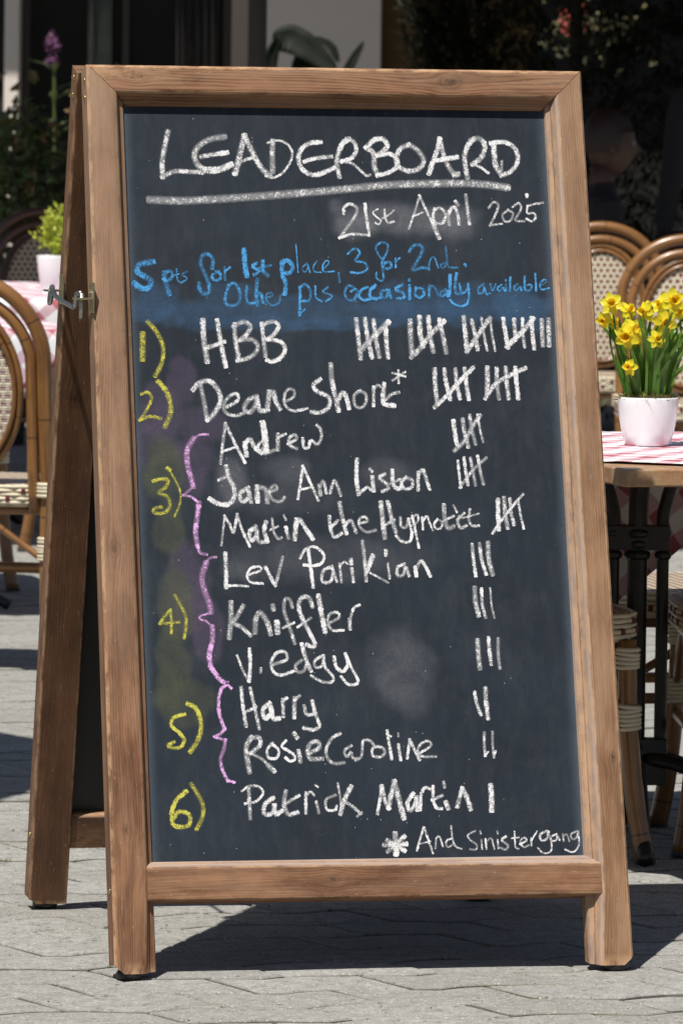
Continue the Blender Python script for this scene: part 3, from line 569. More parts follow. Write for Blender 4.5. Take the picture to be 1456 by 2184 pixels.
('white chalk entry reading Harry with two tally marks', 'w', """56 2167,4499 2185,4205 2218,3898|56 2313,4485 2365,4203 2427,3858|46 2220,4115 2390,4190|66 2603,4247 2504,4151 2524,4010 2630,4094 2618,4227 2660,4009 2742,4008|56 2820,4301 2821,4046|51 2823,4271 2885,4327|61 3014,4325 2996,4031|51 3018,4300 3093,4363|56 3163,4196 3196,4068 3313,4092 3296,4272|56 3296,4272 3350,4041 3394,3887 3301,3824 3148,3851|56 5920,4391 5943,4223 5999,4042|61 6098,4454 6096,4247 6113,3985"""),
('white chalk entry reading RosieCaroline with two tally marks', 'w', """71 2292,3706 2209,3567 2214,3389 2243,3173|61 2292,3706 2420,3705 2428,3590 2281,3465|46 2281,3465 2457,3361 2555,3258|71 2555,3258 2629,3181|46 2622,3614 2540,3513 2560,3385 2689,3384 2720,3511 2621,3601|43 2842,3650 2774,3561 2949,3445 2971,3355 2892,3331 2830,3382|61 3041,3482 3060,3329|66 2989,3758 3020,3707|61 3207,3455 3365,3530 3357,3632 3240,3608 3182,3481 3229,3365 3409,3364|51 3711,3756 3579,3681 3480,3503 3512,3350 3612,3285 3755,3296|46 3883,3563 3776,3487 3810,3385 3879,3468 3900,3371 3990,3357|46 3949,3332 4042,3395 4069,3574 4093,3650 4196,3636 4250,3572|46 4321,3546 4230,3521 4224,3406 4339,3379 4420,3442 4398,3519 4321,3546|51 4476,3787 4503,3544 4525,3352|36 4474,3744 4526,3710|51 4647,3568 4669,3337|33 4650,3752 4653,3709|46 4832,3643 4779,3362|51 4832,3643 4902,3488 4973,3334|41 4991,3436 5165,3550 5130,3627 5024,3590 4954,3488 5014,3385 5235,3377|46 6041,3746 6031,3554 6038,3387|31 6038,3387 6085,3438|41 6175,3758 6169,3552 6180,3360|31 6180,3360 6211,3449"""),
('yellow chalk place number 6', 'y', """61 1220,2867 1074,2742 991,2566 995,2364 1108,2312 1249,2348 1268,2487 1168,2551 1071,2540 1025,2465|61 1314,2980 1397,2840 1479,2661 1472,2484 1374,2283"""),
('white chalk entry reading Patrick Martin with one tally mark', 'w', """56 2219,2906 2221,2652 2224,2437|41 2115,2869 2233,2944 2386,2930 2446,2827 2325,2702 2157,2666|61 2597,2749 2464,2649 2457,2497 2587,2521 2619,2673 2624,2495 2729,2545|61 2807,2848 2773,2671 2829,2493 2972,2516|51 2758,2633 3009,2782|51 3127,2819 3113,2514|41 3125,2781 3205,2844 3254,2787|46 3288,2677 3319,2512|36 3287,2944 3319,2919|46 3594,2783 3444,2714 3450,2561 3578,2547 3606,2605|38 3644,2966 3676,2711 3679,2507|66 3853,2912 3740,2710 3666,2495|51 3764,2672 3889,2581 3988,2491|41 3934,2448 4001,2503|51 4343,2907 4307,2703 4258,2487|66 4343,2907 4384,2702 4443,2574|66 4443,2574 4492,2777 4553,2981|77 4553,2981 4606,2725 4676,2418|61 4842,2786 4744,2647 4785,2524 4879,2645 4893,2773 4900,2543|51 4952,2542 4971,2772 5041,2886 5131,2859|51 5172,2897 5162,2693 5207,2565 5284,2551|46 5148,2688 5307,2755|71 5367,2639 5394,2562|51 5344,2959 5354,2895|61 5638,2866 5546,2586|66 5651,2853 5708,2712 5757,2545|77 6101,2899 6107,2707 6097,2523"""),
('white chalk footnote reading * And sinistergang', 'w', """77 4526,2153 4524,1848|66 4350,1985 4687,1998|66 4405,2053 4656,1897|61 4666,2113 4397,1888|36 4984,2249 4924,2084 4863,1894|36 4997,2249 5052,2057 5114,1852|28 4906,1995 5077,2031|31 5162,1928 5183,2081 5236,2105 5280,1952|31 5429,2077 5336,2028 5357,1938 5437,1975|31 5431,2268 5442,2077 5487,1949 5576,1910|31 5811,2187 5691,2125 5726,2048 5826,1970 5809,1894 5719,1900|28 5908,2045 5914,1905|28 5894,2178 5900,2147|28 5974,2057 5984,1904|28 5990,2019 6066,2069 6109,1902|28 6168,2042 6175,1914|28 6170,2174 6174,2149|36 6301,2091 6233,2041 6333,1950 6290,1887 6214,1914|28 6449,2166 6449,1936 6499,1897|26 6404,2064 6509,2075|31 6530,1973 6637,2023 6600,2074 6532,2011 6579,1921 6659,1946|31 6717,2060 6711,1945|23 6721,2034 6814,2174|38 6971,2172 6864,2122 6872,2032 6964,2044 6997,2158|28 6997,2158 7038,1953 7005,1839 6887,1828 6813,1905|31 7125,2118 7045,2081 7041,2017 7120,2029 7138,2105 7173,2028|28 7230,2117 7237,2014|28 7241,2091 7295,2116 7329,2013|31 7468,2165 7361,2115 7382,2038 7449,2063 7480,2152|28 7480,2152 7482,1947 7384,1833 7256,1874"""),
]
# ================================================================ THE SIGN
AL, AL2, SEP, TH = 0.27254, 0.26432, 0.8671, 0.0474
def FP(x, t, n=0.): return Vector((x, t*math.sin(AL)-n*math.cos(AL), t*math.cos(AL)+n*math.sin(AL)+.01))
def RP(x, t, n=0.): return Vector((x, SEP-t*math.sin(AL2)-n*math.cos(AL2), t*math.cos(AL2)-n*math.sin(AL2)+.01))
sign = empty('chalkboard_sign', (.41, .43, 0), 0, 'tall wooden A-board chalkboard with the handwritten leaderboard standing on the paving', 'chalkboard sign')
D1 = dict(dark=(.070, .029, .014), mid=(.160, .070, .032), light=(.29, .145, .075))
D_SHADE = dict(dark=(.062, .026, .012), mid=(.108, .048, .022), light=(.18, .085, .042))  # darker copy of the pine with the rear frame's shade painted in
def timber(name, mat, prof, ts, P, parent=sign, edge_tone=None, capu=True, useed=0.):
    """prof: list of (a, n, wear); ts: list of functions a,n -> length coordinate; P(a, n, s) -> world"""
    q = MB(); rings = []; n = len(prof); cum = [0]
    for i in range(n): cum.append(cum[-1]+math.hypot(prof[(i+1) % n][0](.5)-prof[i][0](.5), prof[(i+1) % n][1]-prof[i][1]))
    for tf in ts:
        r = []
        for (a, nn, wr) in prof:
            s = tf(a, nn); av = a(s); r.append((q.vert(P(av, nn, s), max(wr, .85) if s < .016 else wr), s))
        rings.append(r)
    for i in range(len(rings)-1):
        for j in range(n):
            k2 = (j+1) % n
            A, B, C_, D_ = rings[i][j], rings[i][k2], rings[i+1][k2], rings[i+1][j]
            q.face([A[0], B[0], C_[0], D_[0]], [(A[1], cum[j]), (B[1], cum[j+1]), (C_[1], cum[j+1]), (D_[1], cum[j])])
    for ring, rev in ((rings[0], True), (rings[-1], False)):
        idx = [a[0] for a in ring]; uvs = [(prof[j][0](.5)*.4+3, prof[j][1]) for j in range(n)]
        q.face(idx[::-1] if rev else idx, uvs[::-1] if rev else uvs)
    o = q.build(name, mat, parent, world=True)
    bm = bmesh.new(); bm.from_mesh(o.data); bmesh.ops.recalc_face_normals(bm, faces=bm.faces); bm.to_mesh(o.data); bm.free()
    return o
LT = 1.4545
xoL = lambda t: -.0052+.0093*t/1.454
xiL = lambda t: .0425+.0080*min(t, .16)/.16 if t < .16 else .0502
xoR = lambda t: .8205-.0050*t/1.454
xiR = lambda t: .7685+.0085*min(t, .13)/.13 if t < .13 else .7770-.0052*(t-.13)/1.28
xbL = lambda t: .0640+.0010*t
xbR = lambda t: .7545+.0008*t
def moulded(xo, xi, xb, sg, paleness=0):
    c = .0035
    f = lambda base, dx=0: (lambda t: base(t)+dx)
    lerp = lambda a: (lambda t: xi(t)+(xb(t)-xi(t))*a)
    return [(f(xo), -TH, 0), (f(xo), -.0062, 0), (f(xo), -c, .8), (f(xo, sg*c), 0, .8), (f(xo, sg*(c+.003)), 0, .05), (f(xo, sg*.0150), 0, 0),
            (f(xi, -sg*.0045), 0, .0), (f(xi, -sg*.0015), -.0008, .45+paleness*.8), (lerp(.10), -.003, .3+paleness), (lerp(.28), -.0088, paleness), (lerp(.42), -.0125, paleness), (lerp(.47), -.0158, 0),
            (lerp(.52), -.0162, paleness), (lerp(.90), -.0185, .1+paleness), (lerp(1.0), -.0235, .3+paleness), (lerp(1.0), -TH, 0)]
kk = .985
MIT = .0005
def end_fn(xo, sg, prof_t): pass
def stile_ts(xo, sg):
    def top(a, n):
        # mitre: length shortens with the distance from the outer edge; solved once at the top
        x = a(1.43); return LT - abs(x-xo(1.454))*kk - MIT*1.2
    def bot(a, n):
        x = a(0.0); d = abs(x-xo(0)); return .0 + (max(0, .014-d))*1.0 + (-n)*math.tan(AL)
    def bot2(a, n): return .02
    L = [bot, bot2] + [(lambda a, n, v=v: v) for v in (.08, .115, .165, .3, .5, .7, .9, 1.1, 1.25, 1.36)] + [top]
    return L
W_L = wood('stained_pine_left_stile', knots=[(.668, .066, .0085), (.225, .070, .0045)], seed=2.3, bleach=.22, up=.72, freq=820, **D1)
W_R = wood('stained_pine_right_stile', dark=(.105, .048, .024), mid=(.205, .100, .046), light=(.34, .190, .100), knots=[(.33, .060, .005)], seed=14.1, bleach=.30, up=.4, freq=900)
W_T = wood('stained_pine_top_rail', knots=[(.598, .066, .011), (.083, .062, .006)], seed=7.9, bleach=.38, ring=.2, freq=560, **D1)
W_B = wood('stained_pine_bottom_rail', knots=[(.345, .070, .0062)], seed=22.4, bleach=.18, freq=760, **D1)
W_REAR = wood('stained_pine_rear_shade', knots=[(.90, .075, .009), (1.18, .08, .012)], seed=31.4, bleach=.08, freq=800, **D_SHADE)
PS = lambda a, n, s: FP(a, s, n)
lst = timber('stile', W_L, moulded(xoL, xiL, xbL, 1), stile_ts(xoL, 1), PS); lst['label'] = 'left front stile with brass screws on its side'
rst = timber('stile', W_R, moulded(xoR, xiR, xbR, -1, 1.35), stile_ts(xoR, -1), PS); rst['label'] = 'right front stile, paler and more weathered'
# top rail: profile runs down from the top edge; length coordinate is x
cst = lambda v: (lambda s: v)
tI = 1.4092; tB = 1.3915
rail_prof = [(cst(LT), -TH, 0), (cst(LT), -.0090, 0), (cst(LT-.0005), -.0050, 1.), (cst(LT-.0055), 0, 1.), (cst(LT-.0085), 0, .1),  # top chamfer: worn edge plus a highlight painted into the colour
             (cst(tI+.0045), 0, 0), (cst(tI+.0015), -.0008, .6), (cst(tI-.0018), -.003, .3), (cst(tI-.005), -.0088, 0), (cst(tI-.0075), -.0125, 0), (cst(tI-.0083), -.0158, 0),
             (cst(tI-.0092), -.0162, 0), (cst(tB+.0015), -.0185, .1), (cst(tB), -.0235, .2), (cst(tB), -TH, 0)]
def rl(a, n): t = a(0); return xoL(1.454)+(LT-t)/kk+MIT
def rr_(a, n): t = a(0); return xoR(1.454)-(LT-t)/kk-MIT
mid = [(lambda a, n, f=f: rl(a, n)*(1-f)+rr_(a, n)*f) for f in (.2, .4, .6, .8)]
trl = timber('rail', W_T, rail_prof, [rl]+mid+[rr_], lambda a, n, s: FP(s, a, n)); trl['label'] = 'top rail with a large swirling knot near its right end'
# bottom rail, coped over the moulding of the stiles
bl, bh = .1136, .1652
def slope(v, dr): return lambda s: v + dr*(s-.41)
brp = [(slope(bl, -.0005), -TH+.004, 0), (slope(bl, -.0005), -.0035, .3), (slope(bl+.0018, -.0005), -.0010, .7), (slope(bl+.004, 0), -.0006, .1),
       (slope(bh-.004, -.004), -.0006, .1), (slope(bh-.001, -.004), -.0012, 1.2), (slope(bh, -.004), -.003, 1.6), (slope(bh+.0035, -.004), -.0095, 1.8), (slope(bh+.006, -.002), -.0125, 1.7), (slope(bh+.0065, -.002), -.0158, .1),
       (slope(bh+.0075, -.002), -.0162, 1.5), (slope(bh+.0110, 0), -.0185, 1.9), (slope(bh+.0122, .0015), -.0235, 1.8), (slope(bh+.0122, .0015), -TH+.004, 0)]
bl0 = lambda a, n: (.0514 if n > -.0036 else .0490); bl1 = lambda a, n: (.7757 if n > -.0036 else .7785)
brl = timber('rail', W_B, brp, [bl0]+[(lambda a, n, x=x: x) for x in (.15, .3, .45, .6, .7)]+[bl1], lambda a, n, s: FP(s, a, n)); brl['label'] = 'bottom rail of the front frame with a round knot'

# panel with rubbed-out chalk
SM = [(0.513, 1.212, 0.111, 0.03, 'g', 0.5), (0.436, 1.194, 0.046, 0.021, 'g', 0.45), (0.602, 1.203, 0.043, 0.033, 'g', 0.4), (0.405, 1.23, 0.013, 0.015, 'g', 0.3), (0.406, 1.053, 0.342, 0.025, 'b', 0.48), (0.102, 1.061, 0.041, 0.033, 'b', 0.48), (0.217, 1.087, 0.045, 0.018, 'b', 0.35), (0.576, 1.075, 0.178, 0.03, 'b', 0.35), (0.707, 1.064, 0.052, 0.037, 'b', 0.5), (0.306, 1.035, 0.208, 0.013, 'b', 0.4), (0.143, 0.943, 0.024, 0.041, 'p', 0.42), (0.166, 0.871, 0.046, 0.028, 'p', 0.42), (0.107, 0.89, 0.037, 0.045, 'p', 0.45), (0.156, 0.811, 0.031, 0.052, 'p', 0.42), (0.093, 0.837, 0.045, 0.037, 'p', 0.35), (0.137, 0.612, 0.037, 0.071, 'p', 0.55), (0.168, 0.544, 0.025, 0.052, 'p', 0.55), (0.107, 0.799, 0.031, 0.052, 'o', 0.7), (0.112, 0.709, 0.027, 0.045, 'o', 0.6), (0.117, 0.582, 0.027, 0.074, 'o', 0.65), (0.108, 0.477, 0.027, 0.067, 'o', 0.6), (0.126, 0.425, 0.046, 0.039, 'o', 0.6), (0.477, 0.475, 0.056, 0.067, 'g', 0.32), (0.49, 0.43, 0.03, 0.037, 'g', 0.15), (0.215, 0.777, 0.033, 0.041, 'g', 0.4), (0.307, 0.799, 0.045, 0.026, 'g', 0.3), (0.47, 0.795, 0.052, 0.026, 'g', 0.22), (0.357, 0.656, 0.178, 0.041, 'g', 0.2), (0.309, 0.754, 0.111, 0.03, 'g', 0.15), (0.228, 0.637, 0.037, 0.019, 'g', 0.2)]
SC = dict(g=(.26, .26, .28), b=(.045, .125, .25), p=(.130, .085, .150), o=(.090, .095, .045))
def mat_board():
    k = NT('chalkboard_paint'); a = k.attr('smudge'); ob = k.obj()
    n1 = k.noise(ob, 420, 4, .7)
    st = k.node('ShaderNodeMapping'); k.put(st, 'Vector', ob); st.inputs['Scale'].default_value = (30, 30, 2.2)
    n2 = k.noise(st.outputs[0], 2.2, 5, .65); n3 = k.noise(ob, 5, 4, .6)
    st2 = k.node('ShaderNodeMapping'); k.put(st2, 'Vector', ob); st2.inputs['Scale'].default_value = (2., 2., 40)
    n4 = k.noise(st2.outputs[0], 3.5, 5, .7)
    base = k.ramp(n3, [(.3, (.0095, .0150, .0235)), (.7, (.0160, .0235, .0345))])
    dust = k.math('MULTIPLY', k.math('ADD', k.ramp(n2, [(.45, (0, 0, 0)), (.8, (1, 1, 1))]), k.ramp(k.noise(ob, 9, 5, .75, 1.), [(.5, (0, 0, 0)), (.8, (1, 1, 1))])), .075)
    c = k.mix(dust, base, (.17, .18, .20))
    pat = k.ramp(k.noise(ob, 16, 5, .7, .6), [(.25, (.25, .25, .25)), (.7, (1, 1, 1))])
    gr = k.ramp(n1, [(.35, (.55, .55, .55)), (.62, (1, 1, 1))])
    c = k.mix(k.math('MULTIPLY', k.math('MULTIPLY', a['Alpha'], pat), gr), c, a['Color'])
    vo = k.node('ShaderNodeTexVoronoi'); k.put(vo, 'Vector', ob); vo.inputs['Scale'].default_value = 95
    vc = k.sep(vo.outputs['Color'])
    sp = k.math('MULTIPLY', k.math('LESS_THAN', vo.outputs['Distance'], .075), k.math('GREATER_THAN', vc[0], .90))
    c = k.mix(k.math('MULTIPLY', sp, .8), c, (.45, .45, .46))
    sp2 = k.ramp(n1, [(.66, (0, 0, 0)), (.76, (1, 1, 1))]); c = k.mix(k.math('MULTIPLY', sp2, .34), c, (.30, .33, .38))
    # dusty bloom that gathers along the frame
    ed = k.attr('edge')['Fac']; c = k.mix(k.math('MULTIPLY', k.math('MULTIPLY', ed, ed), k.math('MULTIPLY', n1, .8)), c, (.12, .155, .20))
    k.col(c); k.set(Roughness=.62); k.put(k.b, 'Specular IOR Level', .30)
    k.bump(k.math('ADD', n1, k.math('MULTIPLY', n2, .3)), .25, .0006); return k.m
M_BOARD = mat_board()
PN = -.0240
q = MB(); NX, NY = 116, 200; cols = []; edg = []
x0, x1, t0, t1 = .0615, .7580, .1740, 1.3945
for j in range(NY+1):
    for i in range(NX+1):
        x = x0+(x1-x0)*i/NX; t = t0+(t1-t0)*j/NY; q.vert(FP(x, t, PN))
        cr = [0, 0, 0]; al = 0
        for (cx, cy, rx, ry, c, s_) in SM:
            dx = (x-cx)/rx; dy = (t-cy)/ry
            wob = noise.noise(Vector((x*24, t*24, cx*9)))*.30 + noise.noise(Vector((x*70, t*70, cy*9)))*.10
            r = math.sqrt(dx*dx+dy*dy)+wob*(1.0 if c != 'b' else 1.5)+(.18*abs(math.sin(x*58+cx*7)) if c == 'b' and dy < 0 else 0)
            a = max(0, min(1, (1.18-r)/(.75 if c == 'g' else .38))); a = a*a*(3-2*a)*s_
            if a > 0:
                cc = SC[c]; na = a+al*(1-a)
                cr = [(cc[m]*a + cr[m]*al*(1-a))/na for m in range(3)]; al = na
        cols += [*cr, al]
        d = min(x-xbL(t), xbR(t)-x); edg.append(max(0, 1-d/.02))
for j in range(NY):
    for i in range(NX):
        a = j*(NX+1)+i; q.face([a, a+1, a+NX+2, a+NX+1])
pan = q.build('panel', M_BOARD, sign, world=True); pan['label'] = 'dark slate-blue front writing surface with rubbed chalk'
ca = pan.data.color_attributes.new('smudge', 'FLOAT_COLOR', 'POINT'); ca.data.foreach_set('color', cols)
ea = pan.data.attributes.new('edge', 'FLOAT', 'POINT'); ea.data.foreach_set('value', edg)
M_BLK = plain('black_hardboard', (.012, .012, .013), .55, scale=60, bump=.15)
q = MB()
P8 = [FP(x, t, n) for n in (PN-.006, PN-.0015) for (x, t) in ((x0-.004, t0-.02), (x1+.006, t0-.02), (x1+.006, t1+.01), (x0-.004, t1+.01))]
for p in P8: q.vert(p)
for f_ in ((0,3,2,1),(4,5,6,7),(0,1,5,4),(1,2,6,5),(2,3,7,6),(3,0,4,7)): q.face(f_)
q.build('backing_board', M_BLK, sign, world=True)

# chalk: broken, grainy strokes lying on the board
def mat_chalk(name, c):
    k = NT(name); uv = k.sep(k.uv()); ob = k.geo()['Position']
    press = k.attr('press')['Fac']
    e = k.math('ABSOLUTE', k.math('SUBTRACT', uv[1], .5)); e = k.math('MULTIPLY', e, 2.)
    fine = k.noise(ob, 620, 3, .75); mid = k.noise(ob, 170, 3, .65)
    h = k.math('ADD', k.math('MULTIPLY', fine, .62), k.math('MULTIPLY', mid, .38))
    thr = k.math('ADD', k.math('MULTIPLY', k.math('POWER', e, 3.), .20), k.math('SUBTRACT', .535, k.math('MULTIPLY', press, .12)))
    a = k.math('DIVIDE', k.math('SUBTRACT', h, thr), .05, clamp=True)
    film = k.math('MULTIPLY', k.math('SUBTRACT', 1., k.math('POWER', e, 2.)), .27, clamp=True)
    a = k.math('MAXIMUM', a, film)
    k.col(c); k.set(Roughness=.95); k.put(k.b, 'Specular IOR Level', .1)
    k.put(k.b, 'Alpha', a); return k.m
CH = dict(w=mat_chalk('white_chalk', (.80, .79, .80)), b=mat_chalk('blue_chalk', (.085, .33, .66)), y=mat_chalk('yellow_chalk', (.60, .56, .10)), p=mat_chalk('pink_chalk', (.78, .44, .80)))
rc = random.Random(3); lay = 0
for (lab, colr, txt) in CHALK:
    q = MB(); press = []
    for st in txt.split('|'):
        tk = st.split(); wd = int(tk[0])*1e-4*(1.34 if int(tk[0]) < 58 else 1.47); pts = [tuple(int(z)*1e-4 for z in p.split(',')) for p in tk[1:]]
        C_ = crom([(p[0], p[1], 0) for p in pts], 7)
        # resample
        S = [0.]
        for i in range(1, len(C_)): S.append(S[-1]+(C_[i]-C_[i-1]).length)
        Lg = max(S[-1], 1e-5); r = wd/2; nst = max(6, int(Lg/.0022)); 
        def at(s):
            s = max(0, min(Lg, s))
            for i in range(1, len(S)):
                if S[i] >= s: 
                    f = (s-S[i-1])/max(S[i]-S[i-1], 1e-9); return C_[i-1].lerp(C_[i], f)
            return C_[-1]
        base = .0003+(lay % 14)*.000035; lay += 1; pr0 = rc.uniform(.1, 1.05); pr1 = rc.uniform(.1, 1.05); sd0 = rc.uniform(0, 99)
        samples = [-r*.86, -r*.6, -r*.25]+[Lg*i/nst for i in range(nst+1)]+[Lg+r*.25, Lg+r*.6, Lg+r*.86]
        prev = None
        d0 = (at(Lg*.08+1e-4)-at(0)); d1 = (at(Lg)-at(Lg*.92-1e-4))
        d0.normalize(); d1.normalize()
        for s in samples:
            if s < 0: p = at(0)+d0*s; d = d0; over = -s
            elif s > Lg: p = at(Lg)+d1*(s-Lg); d = d1; over = s-Lg
            else:
                p = at(s); d = at(s+.0012)-at(s-.0012); over = 0
                if d.length < 1e-7: d = d1
                d.normalize()
            hw = math.sqrt(max(0, 1-(over/r)**2))*r
            wob = 1+.10*noise.noise(Vector((s*160, sd0, 0)))+.07*noise.noise(Vector((s*420, sd0, 3)))
            sx, sy = -d.y*hw*wob, d.x*hw*wob; nn = PN+base+max(0, s)/Lg*.00003
            prs = pr0+(pr1-pr0)*max(0, min(1, s/Lg))+.6*noise.noise(Vector((s*75, sd0, 9)))
            a = q.vert(FP(p.x-sx, p.y-sy, nn)); b = q.vert(FP(p.x+sx, p.y+sy, nn)); press += [prs, prs]
            hv = .5*hw/r
            if prev is not None: q.face([prev[0], a, b, prev[1]], [(prev[2], .5-prev[3]), (s, .5-hv), (s, .5+hv), (prev[2], .5+prev[3])])
            prev = (a, b, s, hv)
    o = q.build('chalk_writing', CH[colr], pan, world=False)
    o.data.transform(Matrix.Translation(-parent_world(sign)))
    o['label'] = lab
    pa = o.data.attributes.new('press', 'FLOAT', 'POINT'); pa.data.foreach_set('value', press)

# rear frame, seen from its inner side
PR = lambda a, n, s: RP(a, s, n)
def boxprof(a0, a1, n0, n1, c=.002):
    f = lambda g_, d=0: (lambda t: g_(t)+d)
    return [(f(a0), n0, 0), (f(a0), n1-c, .6), (f(a0, c), n1, .6), (f(a0, c+.003), n1, 0), (f(a0, .0125), n1, 0), (f(a1, -c-.003), n1, 0), (f(a1, -c), n1, .5), (f(a1), n1-c, .5), (f(a1), n0, 0)]
r0 = lambda t: -.003+.002*abs(t-.6); r1 = lambda t: .0622
def rts(outer, sg):
    return [lambda a, n: max(0, .012-abs(a(0)-outer(0)))*.9 + (n-TH)*math.tan(AL2) + .0125, lambda a, n: .02]+[(lambda a, n, v=v: v) for v in (.11, .17, .4, .7, 1., 1.2)]+[lambda a, n: LT-.006]
s1 = timber('stile', W_REAR, boxprof(r0, r1, 0, TH), rts(r0, 1), PR); s1['label'] = 'left rear stile, shade painted into its wood'
q0 = lambda t: .7470; q1 = lambda t: .8045
s2 = timber('stile', W_REAR, boxprof(q0, q1, 0, TH), rts(q1, -1), PR); s2['label'] = 'right rear stile'
rb = timber('rail', W_REAR, [(cst(.1100), .004, 0), (cst(.1100), TH-.006, .3), (cst(.1120), TH-.004, .3), (cst(.1650), TH-.004, .0), (cst(.1688), TH-.008, .9), (cst(.1700), TH-.012, .6), (cst(.1700), .004, 0)],
            [lambda a, n: .0624, lambda a, n: .3, lambda a, n: .7468], lambda a, n, s: RP(s, a, n)); rb['label'] = 'bottom rail of the rear frame'
rt = timber('rail', W_REAR, [(cst(1.405), .002, 0), (cst(1.405), TH-.003, 0), (cst(1.447), TH-.003, 0), (cst(1.447), .002, 0)],
            [lambda a, n: .0624, lambda a, n: .3, lambda a, n: .7468], lambda a, n, s: RP(s, a, n)); rt['label'] = 'top rail of the rear frame'
q = MB()
for n in (.018, .024):
    for (x, t) in ((.0600, .168), (.7490, .168), (.7490, 1.407), (.0600, 1.407)): q.vert(RP(x, t, n))
for f_ in ((0,3,2,1),(4,5,6,7),(0,1,5,4),(1,2,6,5),(2,3,7,6),(3,0,4,7)): q.face(f_)
q.build('panel', M_BLK, sign, world=True)['label'] = 'black back board of the rear frame'

# rubber feet under the stiles
M_RUB = plain('black_rubber', (.012, .012, .013), .45, scale=80)
def foot(P, x, n, parent):
    c = P(x, -.001, n); q = MB(); q.lathe([(.017, -.0095), (.021, -.007), (.021, 0), (.018, .004)], (c.x, c.y, .0096), 20)
    o = q.build('rubber_foot', M_RUB, parent, smooth=True)
    o.data.transform(Matrix.Translation(-parent_world(parent))); return o
for (P, x, n, p) in ((FP, .022, -.022, lst), (FP, .795, -.022, rst), (RP, .030, .022, s1), (RP, .776, .022, s2)): foot(P, x, n, p)
# brass screws on the left side of the frames
M_BRASS = plain('brass', (.62, .47, .22), .28, 1., .1, 300, .05)
M_ZINC = plain('zinc', (.42, .42, .40), .32, 1., .25, 160, .15)
M_YZINC = plain('yellow_zinc', (.60, .53, .36), .28, 1., .25, 160, .1)
def screw(c, parent, r=.0048):
    q = MB(); prof = [(r, 0), (r*.97, .0008), (r*.75, .0021), (r*.4, .0029), (.0001, .0031)]
    q.lathe(prof, (0, 0, 0), 16); q.box((-r*.8, -.0004, .0024), (r*.8, .0004, .0034))
    M = Matrix.Translation(c) @ Matrix.Rotation(rad(-90), 4, 'Y') @ Matrix.Rotation(.6, 4, 'Z')
    q.v = [tuple(M @ Vector(p)) for p in q.v]
    o = q.build('screw', M_BRASS, parent, smooth=True); o.data.transform(Matrix.Translation(-parent_world(parent)))
fx = lambda t: xoL(t)
for t in (1.432, 1.403, .132): screw(FP(xoL(t), t, -.020), lst)
for t in (1.434, 1.405, .128): screw(RP(r0(t), t, TH*.45), s1)
# hinge leaves hidden between the two heads
for x in (.10, .70):
    q = MB(); c = FP(x, LT, -TH); q.tube([c+Vector((-.03, .004, .002)), c+Vector((.03, .004, .002))], .004, 10)
    q.build('hinge', M_ZINC, sign, world=True)
# hook and eye holding the frames apart
def plate(c, dy, name):
    # small bent bracket screwed to the side of a stile: leaf lies against x = const, tab points out to the left
    q = MB(); q.v = []
    A = (c[0]-.0026, c[1]-.024, c[2]-.022); q.box(A, (c[0], c[1]+.014, c[2]+.026))
    q.box((c[0]-.030, c[1]-.012, c[2]-.0016), (c[0]-.0016, c[1]+.010, c[2]+.0014))
    o = q.build(name, M_YZINC, sign, world=True, bevel=.0006)
    for dz in (-.013, .012, .020):
        s_ = MB(); s_.lathe([(.003, 0), (.0028, .0008), (.0001, .0016)], (0, 0, 0), 12)
        M = Matrix.Translation(Vector((c[0]-.0016, c[1]+(.002 if dz != .020 else -.003), c[2]+dz))) @ Matrix.Rotation(rad(-90), 4, 'Y')
        s_.v = [tuple(M @ Vector(p)) for p in s_.v]; so_ = s_.build('screw', M_BRASS, o, smooth=True)
        so_.data.transform(Matrix.Translation(-parent_world(o)))
    return o
pl1 = plate((-.0012, .5600, 1.0440), 0, 'bracket'); pl2 = plate((.0010, .2990, 1.0400), 0, 'bracket')
q = MB()
ring = [Vector((-.021+.002*math.sin(a), .5520+.009*math.cos(a), 1.0370+.0135*math.sin(a))) for a in [2*math.pi*i/20 for i in range(20)]]
q.tube(ring, .0038, 10, closed=True)
q.tube(crom([(-.021, .545, 1.0480), (-.020, .5335, 1.0420), (-.0185, .500, 1.0335), (-.0150, .3790, 1.0235), (-.0140, .3690, 1.0245), (-.0140, .3640, 1.0305), (-.0140, .3540, 1.0435), (-.0130, .343, 1.0470), (-.010, .334, 1.0475)], 6), .0040, 10)
q.tube([(-.014, .3080, 1.0485), (-.014, .3080, 1.0080)], .0044, 12)
q.build('hook', M_ZINC, sign, world=True, smooth=True)
# ================================================================ TERRACE FURNITURE
def mat_cane(name, a, b, dark):
    k = NT(name); u, v, _ = k.sep(k.uv()); ob = k.obj()
    n = k.noise(k.comb(k.math('MULTIPLY', u, 5.), k.math('MULTIPLY', v, 90.), 0.), 1.0, 4, .6)
    c = k.ramp(n, [(.3, a), (.7, b)])
    node_ = k.math('ABSOLUTE', k.math('SUBTRACT', k.math('FRACT', k.math('MULTIPLY', u, 4.3)), .5))
    c = k.mix(k.math('MULTIPLY', k.math('LESS_THAN', node_, .008), .8), c, dark)
    bl = k.noise(ob, 9, 3, .6); c = k.mix(k.math('MULTIPLY', k.ramp(bl, [(.5, (0, 0, 0)), (.75, (1, 1, 1))]), .5), c, dark)
    k.col(c); k.set(Roughness=.32); k.put(k.b, 'Coat Weight', .35); k.put(k.b, 'Coat Roughness', .2); k.bump(n, .15, .001); return k.m
M_CANE = mat_cane('cane', (.125, .052, .015), (.34, .16, .048), (.04, .017, .008))
M_CANED = mat_cane('dark_cane', (.055, .02, .013), (.12, .045, .025), (.02, .01, .008))
